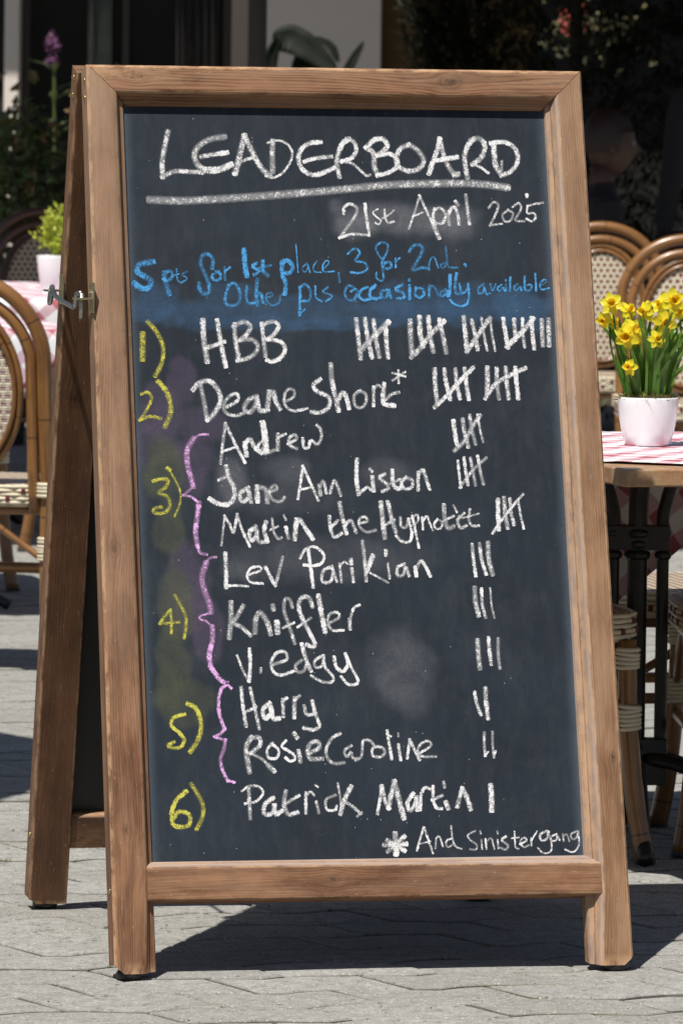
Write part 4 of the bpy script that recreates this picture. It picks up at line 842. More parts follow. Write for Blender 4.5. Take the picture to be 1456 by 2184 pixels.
def mat_weave(name, cream, red, pu=.0215, pv=.0185, fr=.30, wave=True):
    k = NT(name); u, v, _ = k.sep(k.uv())
    vv = k.math('DIVIDE', v, pv); row = k.math('FLOOR', vv); off = k.math('MULTIPLY', k.math('MODULO', k.math('ABSOLUTE', row), 2.), .5)
    fu = k.math('FRACT', k.math('ADD', k.math('DIVIDE', u, pu), off)); fv = k.math('FRACT', vv)
    a = k.math('LESS_THAN', k.math('ABSOLUTE', k.math('SUBTRACT', fu, .5)), fr)
    b = k.math('LESS_THAN', k.math('ABSOLUTE', k.math('SUBTRACT', fv, .5)), .30)
    m_ = k.math('MULTIPLY', a, b)
    # strands: three thin bands a row, over and under
    sv = k.math('ABSOLUTE', k.math('SINE', k.math('MULTIPLY', vv, math.pi*3)))
    su = k.math('ABSOLUTE', k.math('SINE', k.math('MULTIPLY', fu, math.pi)))
    h = k.math('MULTIPLY', sv, k.math('ADD', .4, k.math('MULTIPLY', su, .6)))
    gap = k.math('LESS_THAN', sv, .22)
    n = k.noise(k.obj(), 300, 2)
    c = k.mix(m_, k.mix(n, tuple(x*.8 for x in cream), cream), red)
    c = k.mix(k.math('MULTIPLY', gap, .35), c, (.10, .075, .05))
    k.col(c); k.set(Roughness=.42); k.bump(h, .8, .003); return k.m
CREAM, RED = (.66, .58, .42), (.13, .010, .014)
M_WV = mat_weave('woven_cream_red', CREAM, RED)
M_WVB = mat_weave('woven_seat_edge', CREAM, (.20, .015, .03), .047, .0165, .14)
M_CRM = plain('cream_strand', CREAM, .4, scale=120, var=.08)
M_REDS = plain('red_strand', RED, .4, scale=120, var=.08)
M_PLUG = plain('chair_foot_plug', (.03, .03, .03), .6)

def wrap(mb, p, d, r, n=5, w=.0042):
    """a binding of n strands round a tube"""
    d = Vector(d).normalized(); a = d.cross(Vector((.3, .8, .2))).normalized(); b = d.cross(a)
    for i in range(n):
        c = Vector(p)+d*((i-(n-1)/2)*w*2*.93)
        tl = R_.uniform(-.12, .12)
        mb.tube([c+(a*math.cos(t)+b*math.sin(t))*(r+w*.55)+d*tl*math.sin(t)*r for t in [2*math.pi*j/16 for j in range(16)]], w, 6, closed=True)
def make_chair(label, group, cane=None, loc=(0,0,0), rz=0, weave=None, hi=True):
    cane = cane or M_CANE; weave = weave or M_WV
    t = empty('rattan_chair', loc, rz, label, 'chair', group)
    # seat
    sw, sdp = .222, .225
    seat = MB(); N = 20; top = []; bot = []
    def sqr(a, kx, ky, e=4.5):
        c, s = math.cos(a), math.sin(a); rr = (abs(c)**e+abs(s)**e)**(-1/e); return kx*c*rr, ky*s*rr
    rings = []
    for (k_, z) in ((.0, .450), (.55, .4505), (.90, .4495), (.975, .4465), (1.0, .440), (1.005, .425), (1.0, .402), (.985, .396), (.9, .395), (0, .395)):
        rings.append([seat.vert((*[q_*max(k_, .001) for q_ in sqr(2*math.pi*i/48, sw, sdp)], z)) for i in range(48)])
    per = 1.62
    for j in range(len(rings)-1):
        side = 3 <= j <= 6; seat.mi = 1 if side else 0
        for i in range(48):
            i2 = (i+1) % 48; V_ = [rings[j][i], rings[j+1][i], rings[j+1][i2], rings[j][i2]]
            if side:
                u0, u1 = per*i/48, per*(i+1)/48; uvs = [(u0, seat.v[V_[0]][2]), (u0, seat.v[V_[1]][2]), (u1, seat.v[V_[2]][2]), (u1, seat.v[V_[3]][2])]
            else: uvs = [(seat.v[v_][0], seat.v[v_][1]) for v_ in V_]
            seat.face(V_, uvs)
    so_ = seat.build('seat', [weave, M_WVB], t, smooth=True)
    if hi:   # rope-like strands round the seat edge
        for i, z in enumerate((.4435, .4345, .4250, .4155, .4065)):
            q = MB(); q.mi = 0
            pts = []
            for j in range(96):
                a = 2*math.pi*j/96; x, y = sqr(a, sw+.003+.0022*math.sin(a*34+i*math.pi), sdp+.003+.0022*math.sin(a*34+i*math.pi)); pts.append((x, y, z))
            q.tube(pts, .0046, 6, closed=True); q.build('strand', M_CRM, so_, smooth=True)
        q = MB()
        for j in range(48):
            a = 2*math.pi*(j+.5)/48; x, y = sqr(a, sw+.0085, sdp+.0085); c_, s_ = math.cos(a), math.sin(a)
            z = (.4340, .4160)[j % 2]
            M = Matrix.Translation(Vector((x, y, z))) @ Matrix.Rotation(math.atan2(y, x), 4, 'Z'); 
            if abs(x) > sw*.97: M = Matrix.Translation(Vector((x, y, z))) @ Matrix.Rotation(0 if x > 0 else math.pi, 4, 'Z')
            elif abs(y) > sdp*.97: M = Matrix.Translation(Vector((x, y, z))) @ Matrix.Rotation(math.pi/2 if y > 0 else -math.pi/2, 4, 'Z')
            q.box((-.004, -.0048, -.0052), (.0012, .0048, .0052), M)
        rs = q.build('red_strands', M_REDS, so_, bevel=.001)
    # legs and hoops
    r = .0165
    lean = .055
    def hoop(hw, z0, zt, y0, yt, n=20):
        pts = []
        ztop = zt-hw*.95
        for i in range(n+1):
            a = math.pi*i/n
            pts.append((-hw*math.cos(a), 0, ztop+hw*.95*math.sin(a)))
        return pts
    def back(z): return -.215 - max(0, z-.42)*.14
    q = MB(); hw = .205
    P = [(-hw-.012, -.235, 0), (-hw, -.218, .25)] + [(-hw, back(z), z) for z in (.42, .55, .66)] + [(x, back(z), z) for (x, _, z) in hoop(hw, .5, .935, 0, 0)] + [(hw, back(z), z) for z in (.66, .55, .42)] + [(hw, -.218, .25), (hw+.012, -.235, 0)]
    q.tube(crom(P, 2), r, 12, rfun=lambda s: r*(1.06 if .1 < s < .9 else 1.0)); q.build('back_hoop', cane, t, smooth=True)
    q = MB(); h2 = .173
    P = [(-h2, back(.40)+.006, .385), (-h2, back(.5), .5)] + [(x, back(z)+.004, z) for (x, _, z) in hoop(h2, .5, .892, 0, 0, 16)] + [(h2, back(.5), .5), (h2, back(.40)+.006, .385)]
    q.tube(crom(P, 2), .0145, 10); q.build('inner_hoop', cane, t, smooth=True)
    pc, pw, ph = .668, .135, .186
    oval = lambda k_: [(pw*k_*math.cos(a), back(pc+ph*k_*math.sin(a)), pc+ph*k_*math.sin(a)) for a in [2*math.pi*i/40 for i in range(40)]]
    q = MB(); q.tube(oval(1.085), .0085, 8, closed=True); q.build('panel_rim', cane, t, smooth=True)
    q = MB(); q.tube([(x, y+.010, z) for x, y, z in oval(1.0)], .006, 8, closed=True); q.tube([(x, y-.010, z) for x, y, z in oval(1.0)], .006, 8, closed=True); q.build('panel_binding', cane, t, smooth=True)
    for sgn in (1, -1):
        q = MB(); rg = []
        for k_ in (0.001, .35, .7, 1.0): rg.append([q.vert((x, y+sgn*(.004+.010*(1-k_*k_)), z)) for x, y, z in oval(k_)])
        for j in range(3):
            for i in range(40):
                i2 = (i+1) % 40; V_ = [rg[j][i], rg[j][i2], rg[j+1][i2], rg[j+1][i]]
                q.face(V_ if sgn < 0 else V_[::-1], [(q.v[v_][0]+1, q.v[v_][2]) for v_ in (V_ if sgn < 0 else V_[::-1])])
        q.build('backrest', weave, t, smooth=True)
    wr = MB()
    for sg in (-1, 1):
        q = MB(); q.tube(crom([(sg*.195, .196, .40), (sg*.196, .200, .25), (sg*.208, .213, .1), (sg*.222, .228, .006)], 5), r, 12, rfun=lambda s: r*(1+.12*s)); lg = q.build('leg', cane, t, smooth=True)
        q = MB(); q.lathe([(.0165, 0), (.019, .003), (.019, .010), (.015, .012)], (sg*.222, .228, 0), 16); q.build('foot_plug', M_PLUG, lg, smooth=True)
        wrap(wr, (sg*.195, .197, .368), (0, -.02, -1), r, 5); wrap(wr, (sg*.197, .201, .262), (0, 0, -1), r, 6)
        wrap(wr, (sg*hw, -.216, .438), (0, 0, 1), r+.003, 4, .005); wrap(wr, (sg*hw, -.219, .300), (0, 0, -1), r, 7)
        q = MB(); q.tube([(sg*.198, -.215, .245), (sg*.198, .20, .245)], .0105, 8); q.build('stretcher', cane, t, smooth=True)
        q = MB(); q.tube(crom([(sg*.197, .198, .275), (sg*.190, .10, .33), (sg*.187, .02, .392)], 5), .008, 8)
        q.tube(crom([(sg*.199, -.215, .275), (sg*.190, -.12, .33), (sg*.187, -.04, .392)], 5), .008, 8); 
        q.tube(crom([(sg*.190, .200, .275), (sg*.10, .205, .34), (sg*.02, .206, .392)], 5), .008, 8)
        q.tube(crom([(sg*.196, -.218, .275), (sg*.10, -.214, .34), (sg*.02, -.21, .392)], 5), .008, 8); q.build('brace', cane, t, smooth=True)
    q = MB(); q.tube([(-.198, 0, .240), (.198, 0, .240)], .0105, 8); q.tube([(-.198, .200, .218), (.198, .200, .218)], .0105, 8); q.build('stretcher', cane, t, smooth=True)
    q = MB(); q.tube([(x, y, .388) for x, y in [sqr(2*math.pi*i/40, .200, .203) for i in range(40)]], .011, 8, closed=True); q.build('seat_frame', cane, t, smooth=True)
    wr.build('binding', M_CRM, t, smooth=True)
    return t
GC = 'rattan bistro chairs round the cafe tables'
make_chair('rattan chair whose woven seat corner shows just right of the sign', GC, loc=(.962, 1.505, 0), rz=rad(-90))
make_chair('rattan chair at the right edge, its cream seat corner facing the sign', GC, loc=(1.547, 1.560, 0), rz=rad(80))
make_chair('rattan chair behind the black table base, red checks on its seat edge', GC, loc=(1.480, 2.00, 0), rz=rad(90))
make_chair('nearest rattan chair at the left edge, seen from behind', GC, loc=(.612, 5.086, 0), rz=rad(-25))
make_chair('rattan chair under the left table with only legs and stretcher showing', GC, loc=(.80, 7.44, 0), rz=rad(-90))
make_chair('rattan chair whose cream seat shows between the cane hoops at the left', GC, loc=(1.52, 8.40, 0), rz=rad(90))
make_chair('dark mahogany rattan chair facing the camera behind the left potted plant', GC, cane=M_CANED, loc=(1.93, 12.0, 0), rz=rad(173))
make_chair('nearer of the two chairs behind the daffodils, cut by the right edge', GC, loc=(3.355, 8.68, 0), rz=rad(168))
make_chair('farther of the two chairs behind the daffodils, next to the sign', GC, loc=(3.545, 10.43, 0), rz=rad(168))
make_chair('rattan chair beyond the daffodils turned sideways, mostly hidden', GC, loc=(2.66, 7.2, 0), rz=rad(-100)) if False else None

# tables
def mat_top():
    k = NT('mottled_tabletop'); ob = k.obj(); n = k.noise(ob, 26, 5, .7, .4); n2 = k.noise(ob, 120, 4, .7)
    c = k.ramp(k.math('ADD', k.math('MULTIPLY', n, .65), k.math('MULTIPLY', n2, .35)), [(.32, (.20, .15, .11)), (.46, (.42, .22, .11)), (.56, (.45, .30, .17)), (.70, (.55, .48, .40))])
    k.col(c); k.set(Roughness=.35); k.bump(n2, .1, .001); return k.m
M_TOP = mat_top()
k = NT('black_cast_iron'); nn_ = k.noise(k.obj(), 70, 4, .6); k.col(k.ramp(nn_, [(.4, (.008, .008, .009)), (.75, (.02, .018, .016))])); k.set(Roughness=.42); k.bump(k.noise(k.obj(), 260, 3), .3, .001); M_IRON = k.m
def mat_gingham(name='gingham_cloth'):
    k = NT(name); u, v, _ = k.sep(k.uv()); p = .074
    a = k.math('LESS_THAN', k.math('FRACT', k.math('DIVIDE', u, p)), .43); b = k.math('LESS_THAN', k.math('FRACT', k.math('DIVIDE', v, p)), .43)
    s = k.math('MULTIPLY', k.math('ADD', a, b), .5)
    c = k.ramp(s, [(.0, (.85, .85, .87)), (.5, (.60, .38, .44)), (1., (.34, .02, .05))])
    tw = k.noise(k.comb(k.math('MULTIPLY', u, 900.), k.math('MULTIPLY', v, 900.), 0.), 1.0, 2)
    c = k.mix(k.math('MULTIPLY', tw, .25), c, (.8, .76, .78)); k.col(c); k.set(Roughness=.85); k.put(k.b, 'Sheen Weight', .0)
    k.bump(tw, .2, .0006); return k.m
M_CLOTH = mat_gingham()
def table(loc, rz, sx, sy, label, base=(0, 0), zt=.745, group='cafe tables', brot=0):
    t = empty('cafe_table', loc, rz, label, 'table', group)
    q = MB(); q.box((-sx/2, -sy/2, zt-.030), (sx/2, sy/2, zt)); q.build('tabletop', M_TOP, t, bevel=.003)
    bx, by = base
    q = MB()
    def colm(x, y, r=.022, z0=.17, z1=.53):
        q.tube([(x, y, z0), (x, y, z1)], r, 12)
        for z, rr in ((.535, r*1.35), (.555, r*1.15), (.575, r*1.35), (.185, r*1.25)):
            q.lathe([(rr*.8, -.008), (rr, -.003), (rr, .003), (rr*.8, .008)], (x, y, z), 14)
    W_ = .046
    for sg, cr_ in ((-1, .0135), (0, .0185), (1, .0115)): colm(bx+sg*W_, by, cr_)
    q.box((bx-W_-.012, by-.016, .545), (bx+W_+.012, by+.016, .590)); q.box((bx-W_-.012, by-.018, .115), (bx+W_+.012, by+.018, .20))
    q.tube(crom([(bx-W_, by, .575), (bx-W_-.002, by, .62), (bx-W_-.03, by, .69), (bx-W_-.10, by, zt-.032)], 6), .014, 10)
    q.tube(crom([(bx+W_, by, .575), (bx+W_+.002, by, .62), (bx+W_+.03, by, .69), (bx+W_+.10, by, zt-.032)], 6), .012, 10)
    q.tube(crom([(bx, by, .575), (bx+.002, by, .65), (bx+.012, by, .70), (bx+.04, by, zt-.032)], 6), .018, 10)
    Mr = Matrix.Translation((bx, by, 0)) @ Matrix.Rotation(brot, 4, 'Z') @ Matrix.Translation((-bx, -by, 0)); q.v = [tuple(Mr @ Vector(p)) for p in q.v]
    q.build('pedestal', M_IRON, t, smooth=False, bevel=.002)
    for a in (18, 75, 198, 255, 322, 140):
        ca, sa = math.cos(rad(a)), math.sin(rad(a)); q = MB()
        q.tube(crom([(bx+ca*.02, by+sa*.02, .165), (bx+ca*.10, by+sa*.10, .150), (bx+ca*.19, by+sa*.19, .10), (bx+ca*.26, by+sa*.26, .035), (bx+ca*.30, by+sa*.30, .012)], 6), .0135, 10)
        q.build('foot', M_IRON, t, smooth=True)
    return t
def cloth(loc, rz, sx, sy, half, label, zt=.745, ang=45, amp=.0016, seed=0, off=(0, 0), hang=1.0):
    """square cloth turned on the table: lies flat on the top, its corners fall over the edges"""
    N = 72; q = MB(); A = rad(ang); ca, sa = math.cos(A), math.sin(A)
    for j in range(N+1):
        for i in range(N+1):
            u = -half+2*half*i/N; v = -half+2*half*j/N
            x = ca*u-sa*v+off[0]; y = sa*u+ca*v+off[1]
            ex_ = max(0, abs(x)-sx/2); ey_ = max(0, abs(y)-sy/2); e = math.hypot(ex_, ey_)
            wv = noise.noise(Vector((u*9, v*9, seed)))*.5+noise.noise(Vector((u*22, v*22, seed+5)))*.3
            z = zt+.0022+amp*(1+wv*1.6)+.0022*abs(math.sin((u+v*.25)*28+wv*2))*.8
            if e > 0:
                sg = lambda t_: 1 if t_ > 0 else -1
                out = .012*(1-math.exp(-e/.01))+e*.10
                nx = ex_/e; ny = ey_/e
                x = (sg(x)*(sx/2+out*nx+.004) if ex_ > 0 else x); y = (sg(y)*(sy/2+out*ny+.004) if ey_ > 0 else y)
                y += .012*math.sin(u*30)*min(1, e*8)*(1 if ex_ > 0 else 0) ; x += .012*math.sin(u*30+1)*min(1, e*8)*(1 if ey_ > 0 else 0)
                z = z-max(0, e-.006)*.97*hang
            q.vert((x, y, z))
    for j in range(N):
        for i in range(N):
            a = j*(N+1)+i; uu = lambda i_, j_: (-half+2*half*i_/N, -half+2*half*j_/N)
            q.face([a, a+1, a+N+2, a+N+1], [uu(i, j), uu(i+1, j), uu(i+1, j+1), uu(i, j+1)])
    o = q.build('tablecloth', M_CLOTH, None, smooth=True, loc=loc); o.rotation_euler = (0, 0, rz)
    s_ = o.modifiers.new('thick', 'SOLIDIFY'); s_.thickness = .0012; s_.offset = 1
    return tag(o, label, 'tablecloth', 'red and white checked tablecloths')
TA = (1.365, 1.205, 0)
table(TA, rad(4), .84, .98, 'cafe table with black iron base right of the sign, holding the daffodils', base=(-.105, .34), brot=rad(-16))
cloth(TA, rad(4), .84, .98, .55, 'red and white checked cloth under the daffodil pot', ang=50, seed=1, off=(-.01, .06))
TB = (.66, 6.78, 0)
table(TB, rad(8), .80, .90, 'cafe table right behind the nearest chair at the left')
cloth(TB, rad(8), .80, .90, .50, 'checked cloth low behind the nearest left chair', ang=45, seed=4, off=(.05, -.05))
TC = (1.20, 9.60, 0)
table(TC, rad(10), .95, 1.7, 'farthest cafe table at the left, carrying the small white pot')
cloth(TC, rad(10), .95, 1.7, .80, 'checked cloth under the small green plant at the left', ang=42, seed=9, off=(-.06, -.10))

# ---- potted daffodils
M_POT = NT('white_glazed_pot'); M_POT.col((.87, .88, .90)); M_POT.set(Roughness=.18); M_POT.put(M_POT.b, 'Coat Weight', .4); M_POT = M_POT.m
pd_ = empty('potted_daffodils', (1.176, 1.262, .7515), 0, 'white round pot of yellow miniature daffodils on the checked cloth', 'potted plant')
q = MB(); q.lathe([(.036, 0), (.0385, .001), (.041, .004), (.046, .022), (.051, .048), (.0535, .072), (.0540, .084), (.0535, .0862), (.0505, .0862), (.0500, .080), (.0485, .070), (0.0001, .070)], n=56)
q.build('pot', M_POT, pd_, smooth=True)
k = NT('moss_bed'); k.col(k.ramp(k.geo()['Random Per Island'], [(.15, (.10, .06, .03)), (.45, (.22, .13, .06)), (.62, (.12, .14, .02)), (1., (.28, .30, .05))])); k.set(Roughness=.9); M_MB = k.m
q = MB()
for i in range(1500):
    a = R_.uniform(0, 6.28); r = .050*math.sqrt(R_.random()); z = .078+.012*(1-(r/.05)**2)*R_.random()+.006*R_.random()
    c = V((r*math.cos(a), r*math.sin(a), z)); d = rdir(); d.z = abs(d.z)*.8; leaf(q, c, d, rdir(), R_.uniform(.006, .018), R_.uniform(.0012, .003), .2)
mo = q.build('moss', M_MB, pd_); mo['kind'] = 'stuff'
def mat_blade():
    k = NT('daffodil_leaf'); u, v, _ = k.sep(k.uv()); r = k.node('ShaderNodeObjectInfo').outputs['Random']
    c = k.mix(r, (.05, .14, .015), (.12, .26, .035)); n = k.math('ABSOLUTE', k.math('SINE', k.math('MULTIPLY', v, 40.)))
    c = k.mix(k.math('MULTIPLY', n, .25), c, (.18, .34, .07)); k.col(c); k.set(Roughness=.38)
    tr = k.node('ShaderNodeBsdfTranslucent'); k.put(tr, 0, (.20, .42, .04, 1)); m2 = k.node('ShaderNodeMixShader'); k.put(m2, 0, .28)
    k.put(m2, 1, k.b.outputs[0]); k.put(m2, 2, tr.outputs[0]); k.t.links.new(m2.outputs[0], k.n['Material Output'].inputs[0]); return k.m
M_BLD = mat_blade()
def pet(name, c1, c2, tr_):
    k = NT(name); k.col(k.mix(k.noise(k.obj(), 90, 2), c1, c2)); k.set(Roughness=.5)
    tr = k.node('ShaderNodeBsdfTranslucent'); k.put(tr, 0, (*c2, 1)); m2 = k.node('ShaderNodeMixShader'); k.put(m2, 0, tr_)
    k.put(m2, 1, k.b.outputs[0]); k.put(m2, 2, tr.outputs[0]); k.t.links.new(m2.outputs[0], k.n['Material Output'].inputs[0]); return k.m
M_PET = pet('daffodil_petal', (.90, .76, .02), (.98, .90, .06), .42); M_TRU = pet('daffodil_trumpet', (.93, .66, .02), (.97, .76, .03), .45)
def blade(p0, p1, p2, W, face):
    C_ = crom([p0, p1, p2], 7); n = len(C_); q = MB(); rows = []
    for i, c in enumerate(C_):
        s_ = i/(n-1); ww = W*(1-.25*s_)*(1 if s_ < .75 else math.sqrt(max(0.02, 1-((s_-.75)/.25)**2)))
        d = (C_[min(i+1, n-1)]-C_[max(i-1, 0)]).normalized(); sd_ = d.cross(face).normalized(); up = sd_.cross(d)
        rows.append([q.vert(c+sd_*ww*t_+up*t_*t_*ww*.35) for t_ in (-1, 0, 1)])
    for i in range(n-1):
        for j in range(2): q.face([rows[i][j], rows[i][j+1], rows[i+1][j+1], rows[i+1][j]], [(i*.01, j*.5), (i*.01, j*.5+.5), (i*.01+.01, j*.5+.5), (i*.01+.01, j*.5)])
    o = q.build('leaf', M_BLD, pd_, smooth=True); return o
for i in range(64):
    a = R_.uniform(0, 6.28); r = .040*math.sqrt(R_.random()); p0 = V((r*math.cos(a), r*math.sin(a)*.8, .078))
    h = R_.uniform(.07, .165); o_ = V((math.cos(a), math.sin(a)*.7, 0))*(r*.9+.006)
    p1 = p0+V((o_.x*.35, o_.y*.35, h*.6)); p2 = p0+o_*R_.uniform(.6, 1.6)+V((R_.uniform(-.012, .012), 0, h))
    blade(p0, p1, p2, R_.uniform(.0026, .0046), V((R_.uniform(-.7, .7), -1, 0)))
def daffodil(dx, dz, r, face, dy=0, tw=0):
    c = V((dx, dy, dz)); f = V(face).normalized(); a = f.cross(V((0, 0, 1))).normalized(); b = a.cross(f)
    q = MB()
    for i in range(6):
        t_ = tw+i*math.pi/3+R_.uniform(-.08, .08); u_ = a*math.cos(t_)+b*math.sin(t_); s_ = f.cross(u_)
        back_ = -f*r*R_.uniform(.0, .35) - f*(.08*r if i % 2 else 0); pts = []
        rows = []
        for (k_, w_) in ((.10, .10), (.30, .30), (.55, .36), (.80, .24), (1.0, .03)):
            cc = c+u_*r*k_+back_*k_; bend = R_.uniform(-.04, .04)*r
            rows.append([q.vert(cc+s_*r*w_*m_+f*(abs(m_)*.10*r+bend)) for m_ in (-1, 0, 1)])
        for x in range(4):
            for y in range(2): q.face([rows[x][y], rows[x][y+1], rows[x+1][y+1], rows[x+1][y]])
    fl = q.build('flower', M_PET, pd_, smooth=True)
    q = MB(); rings = []
    for (k_, rr) in ((0, .22), (.2, .25), (.42, .27), (.56, .34)):
        rings.append([q.vert(c+f*r*k_+(a*math.cos(z_)+b*math.sin(z_))*r*rr*(1+(.12*math.sin(z_*7) if k_ > .5 else 0))) for z_ in [2*math.pi*j/21 for j in range(21)]])
    q.face(rings[0])
    for x in range(3):
        for y in range(21): q.face([rings[x][y], rings[x][(y+1) % 21], rings[x+1][(y+1) % 21], rings[x+1][y]])
    tr = q.build('trumpet', M_TRU, fl, smooth=True); s2 = tr.modifiers.new('thick', 'SOLIDIFY'); s2.thickness = .0006
    rt_ = V((dx*.42+R_.uniform(-.006, .006), dy*.4, .08)); q = MB()
    bk = c-f*r*.45
    q.tube(crom([rt_, rt_.lerp(bk, .55)+V((dx*.1, 0, .01)), bk+V((-f.x*.012, -f.y*.012, .004)), bk, c-f*r*.05], 6), .0019, 7); q.build('stem', M_BLD, pd_, smooth=True)
# dx and dz in metres from the pot's foot
FL = [(-.075, .252, .020, (-.3, -1, .25), -.02, .2), (-.083, .222, .016, (-.8, -.8, -.2), 0, .0), (-.050, .196, .024, (-.6, -1, -.15), -.035, .4), (-.037, .207, .021, (.2, -1, .2), -.03, .1),
      (-.038, .240, .017, (.5, -1, .5), 0, .3), (.037, .258, .023, (.1, -1, .2), -.02, .5), (.050, .262, .018, (.9, -.5, .1), .01, .1), (.018, .221, .024, (.15, -1, -.1), -.035, .25), (-.008, .238, .018, (-.8, -.6, 0), .0, 0),
      (.002, .191, .0165, (.1, -1, .15), -.045, .1), (.006, .243, .015, (-.4, -1, .4), .02, .2), (.067, .208, .021, (.9, -.5, -.1), -.02, .3), (.078, .216, .017, (1, -.2, 0), .0, 0), (-.025, .184, .013, (.3, -1, -.4), .0, .1),
      (.058, .186, .014, (-.2, -1, -.3), .02, .3), (-.046, .141, .015, (-.7, -.7, .1), -.04, .0), (.028, .248, .018, (-.7, -.6, .3), .03, .4), (.062, .236, .015, (.4, -1, .3), .03, .4), (-.062, .218, .014, (.3, -1, .1), .02, .4)]
for a in FL: daffodil(a[0], a[1], a[2]*1.1, *a[3:])

# ---- small green plant in a white pot on the left table
pp = empty('potted_plant', (1.462, 9.10, .7515), 0, 'small lime green leafy plant in a white pot on the left table', 'potted plant', None)
q = MB(); q.lathe([(.040, 0), (.043, .002), (.058, .112), (.058, .116), (.054, .116), (.053, .10), (.0001, .10)], n=36); q.build('pot', M_POT, pp, smooth=True)
q = MB(); stq = MB()
for i in range(26):
    a = R_.uniform(0, 6.28); e = V((math.cos(a)*R_.uniform(.01, .062), math.sin(a)*R_.uniform(.01, .06), R_.uniform(.15, .26))); C_ = crom([V((0, 0, .09)), e*.55+V((0, 0, .06)), e], 4); stq.tube(C_, .0014, 5)
    for j in range(26): leaf(q, C_[R_.randint(3, len(C_)-1)]+rdir()*.016, rdir()+V((0, 0, .5)), rdir(), R_.uniform(.012, .022), R_.uniform(.009, .014), .15)
q.build('foliage', M_LEAFL, pp); stq.build('stem', M_LEAFL, pp)

# ---- sunshade added out of frame on the left; its edge shades the ground behind the sign
M_PAR = plain('parasol_canvas', (.55, .50, .42), .85, scale=10)
pr_ = empty('added_parasol', (-1.49, 2.31, 0), 0, 'unseen round cream sunshade added left of the sign to shade the ground', 'added_parasol')
q = MB(); q.tube([(0, 0, 0), (0, 0, 2.75)], .022, 12); q.build('pole', M_CANE, pr_, smooth=True)
q = MB(); tp = q.vert((0, 0, 2.80)); n8 = 8; rim = []
for i in range(n8*4):
    a = 2*math.pi*i/(n8*4); rr = 1.28*(1-.05*abs(math.sin(a*4))); rim.append(q.vert((rr*math.cos(a), rr*math.sin(a), 2.36-.02*abs(math.sin(a*4)))))
for i in range(n8*4): q.face([tp, rim[i], rim[(i+1) % (n8*4)]])
cn = q.build('canopy', M_PAR, pr_); s2 = cn.modifiers.new('thick', 'SOLIDIFY'); s2.thickness = .003
for i in range(8):
    a = 2*math.pi*i/8; q = MB(); q.tube([(0, 0, 2.77), (1.26*math.cos(a), 1.26*math.sin(a), 2.34)], .007, 6); q.build('rib', M_CANE, pr_)
q = MB(); q.lathe([(.0001, 0), (.24, 0), (.24, .05), (.03, .07), (.03, .3), (.0001, .3)], n=24); q.build('base', M_IRON, pr_)

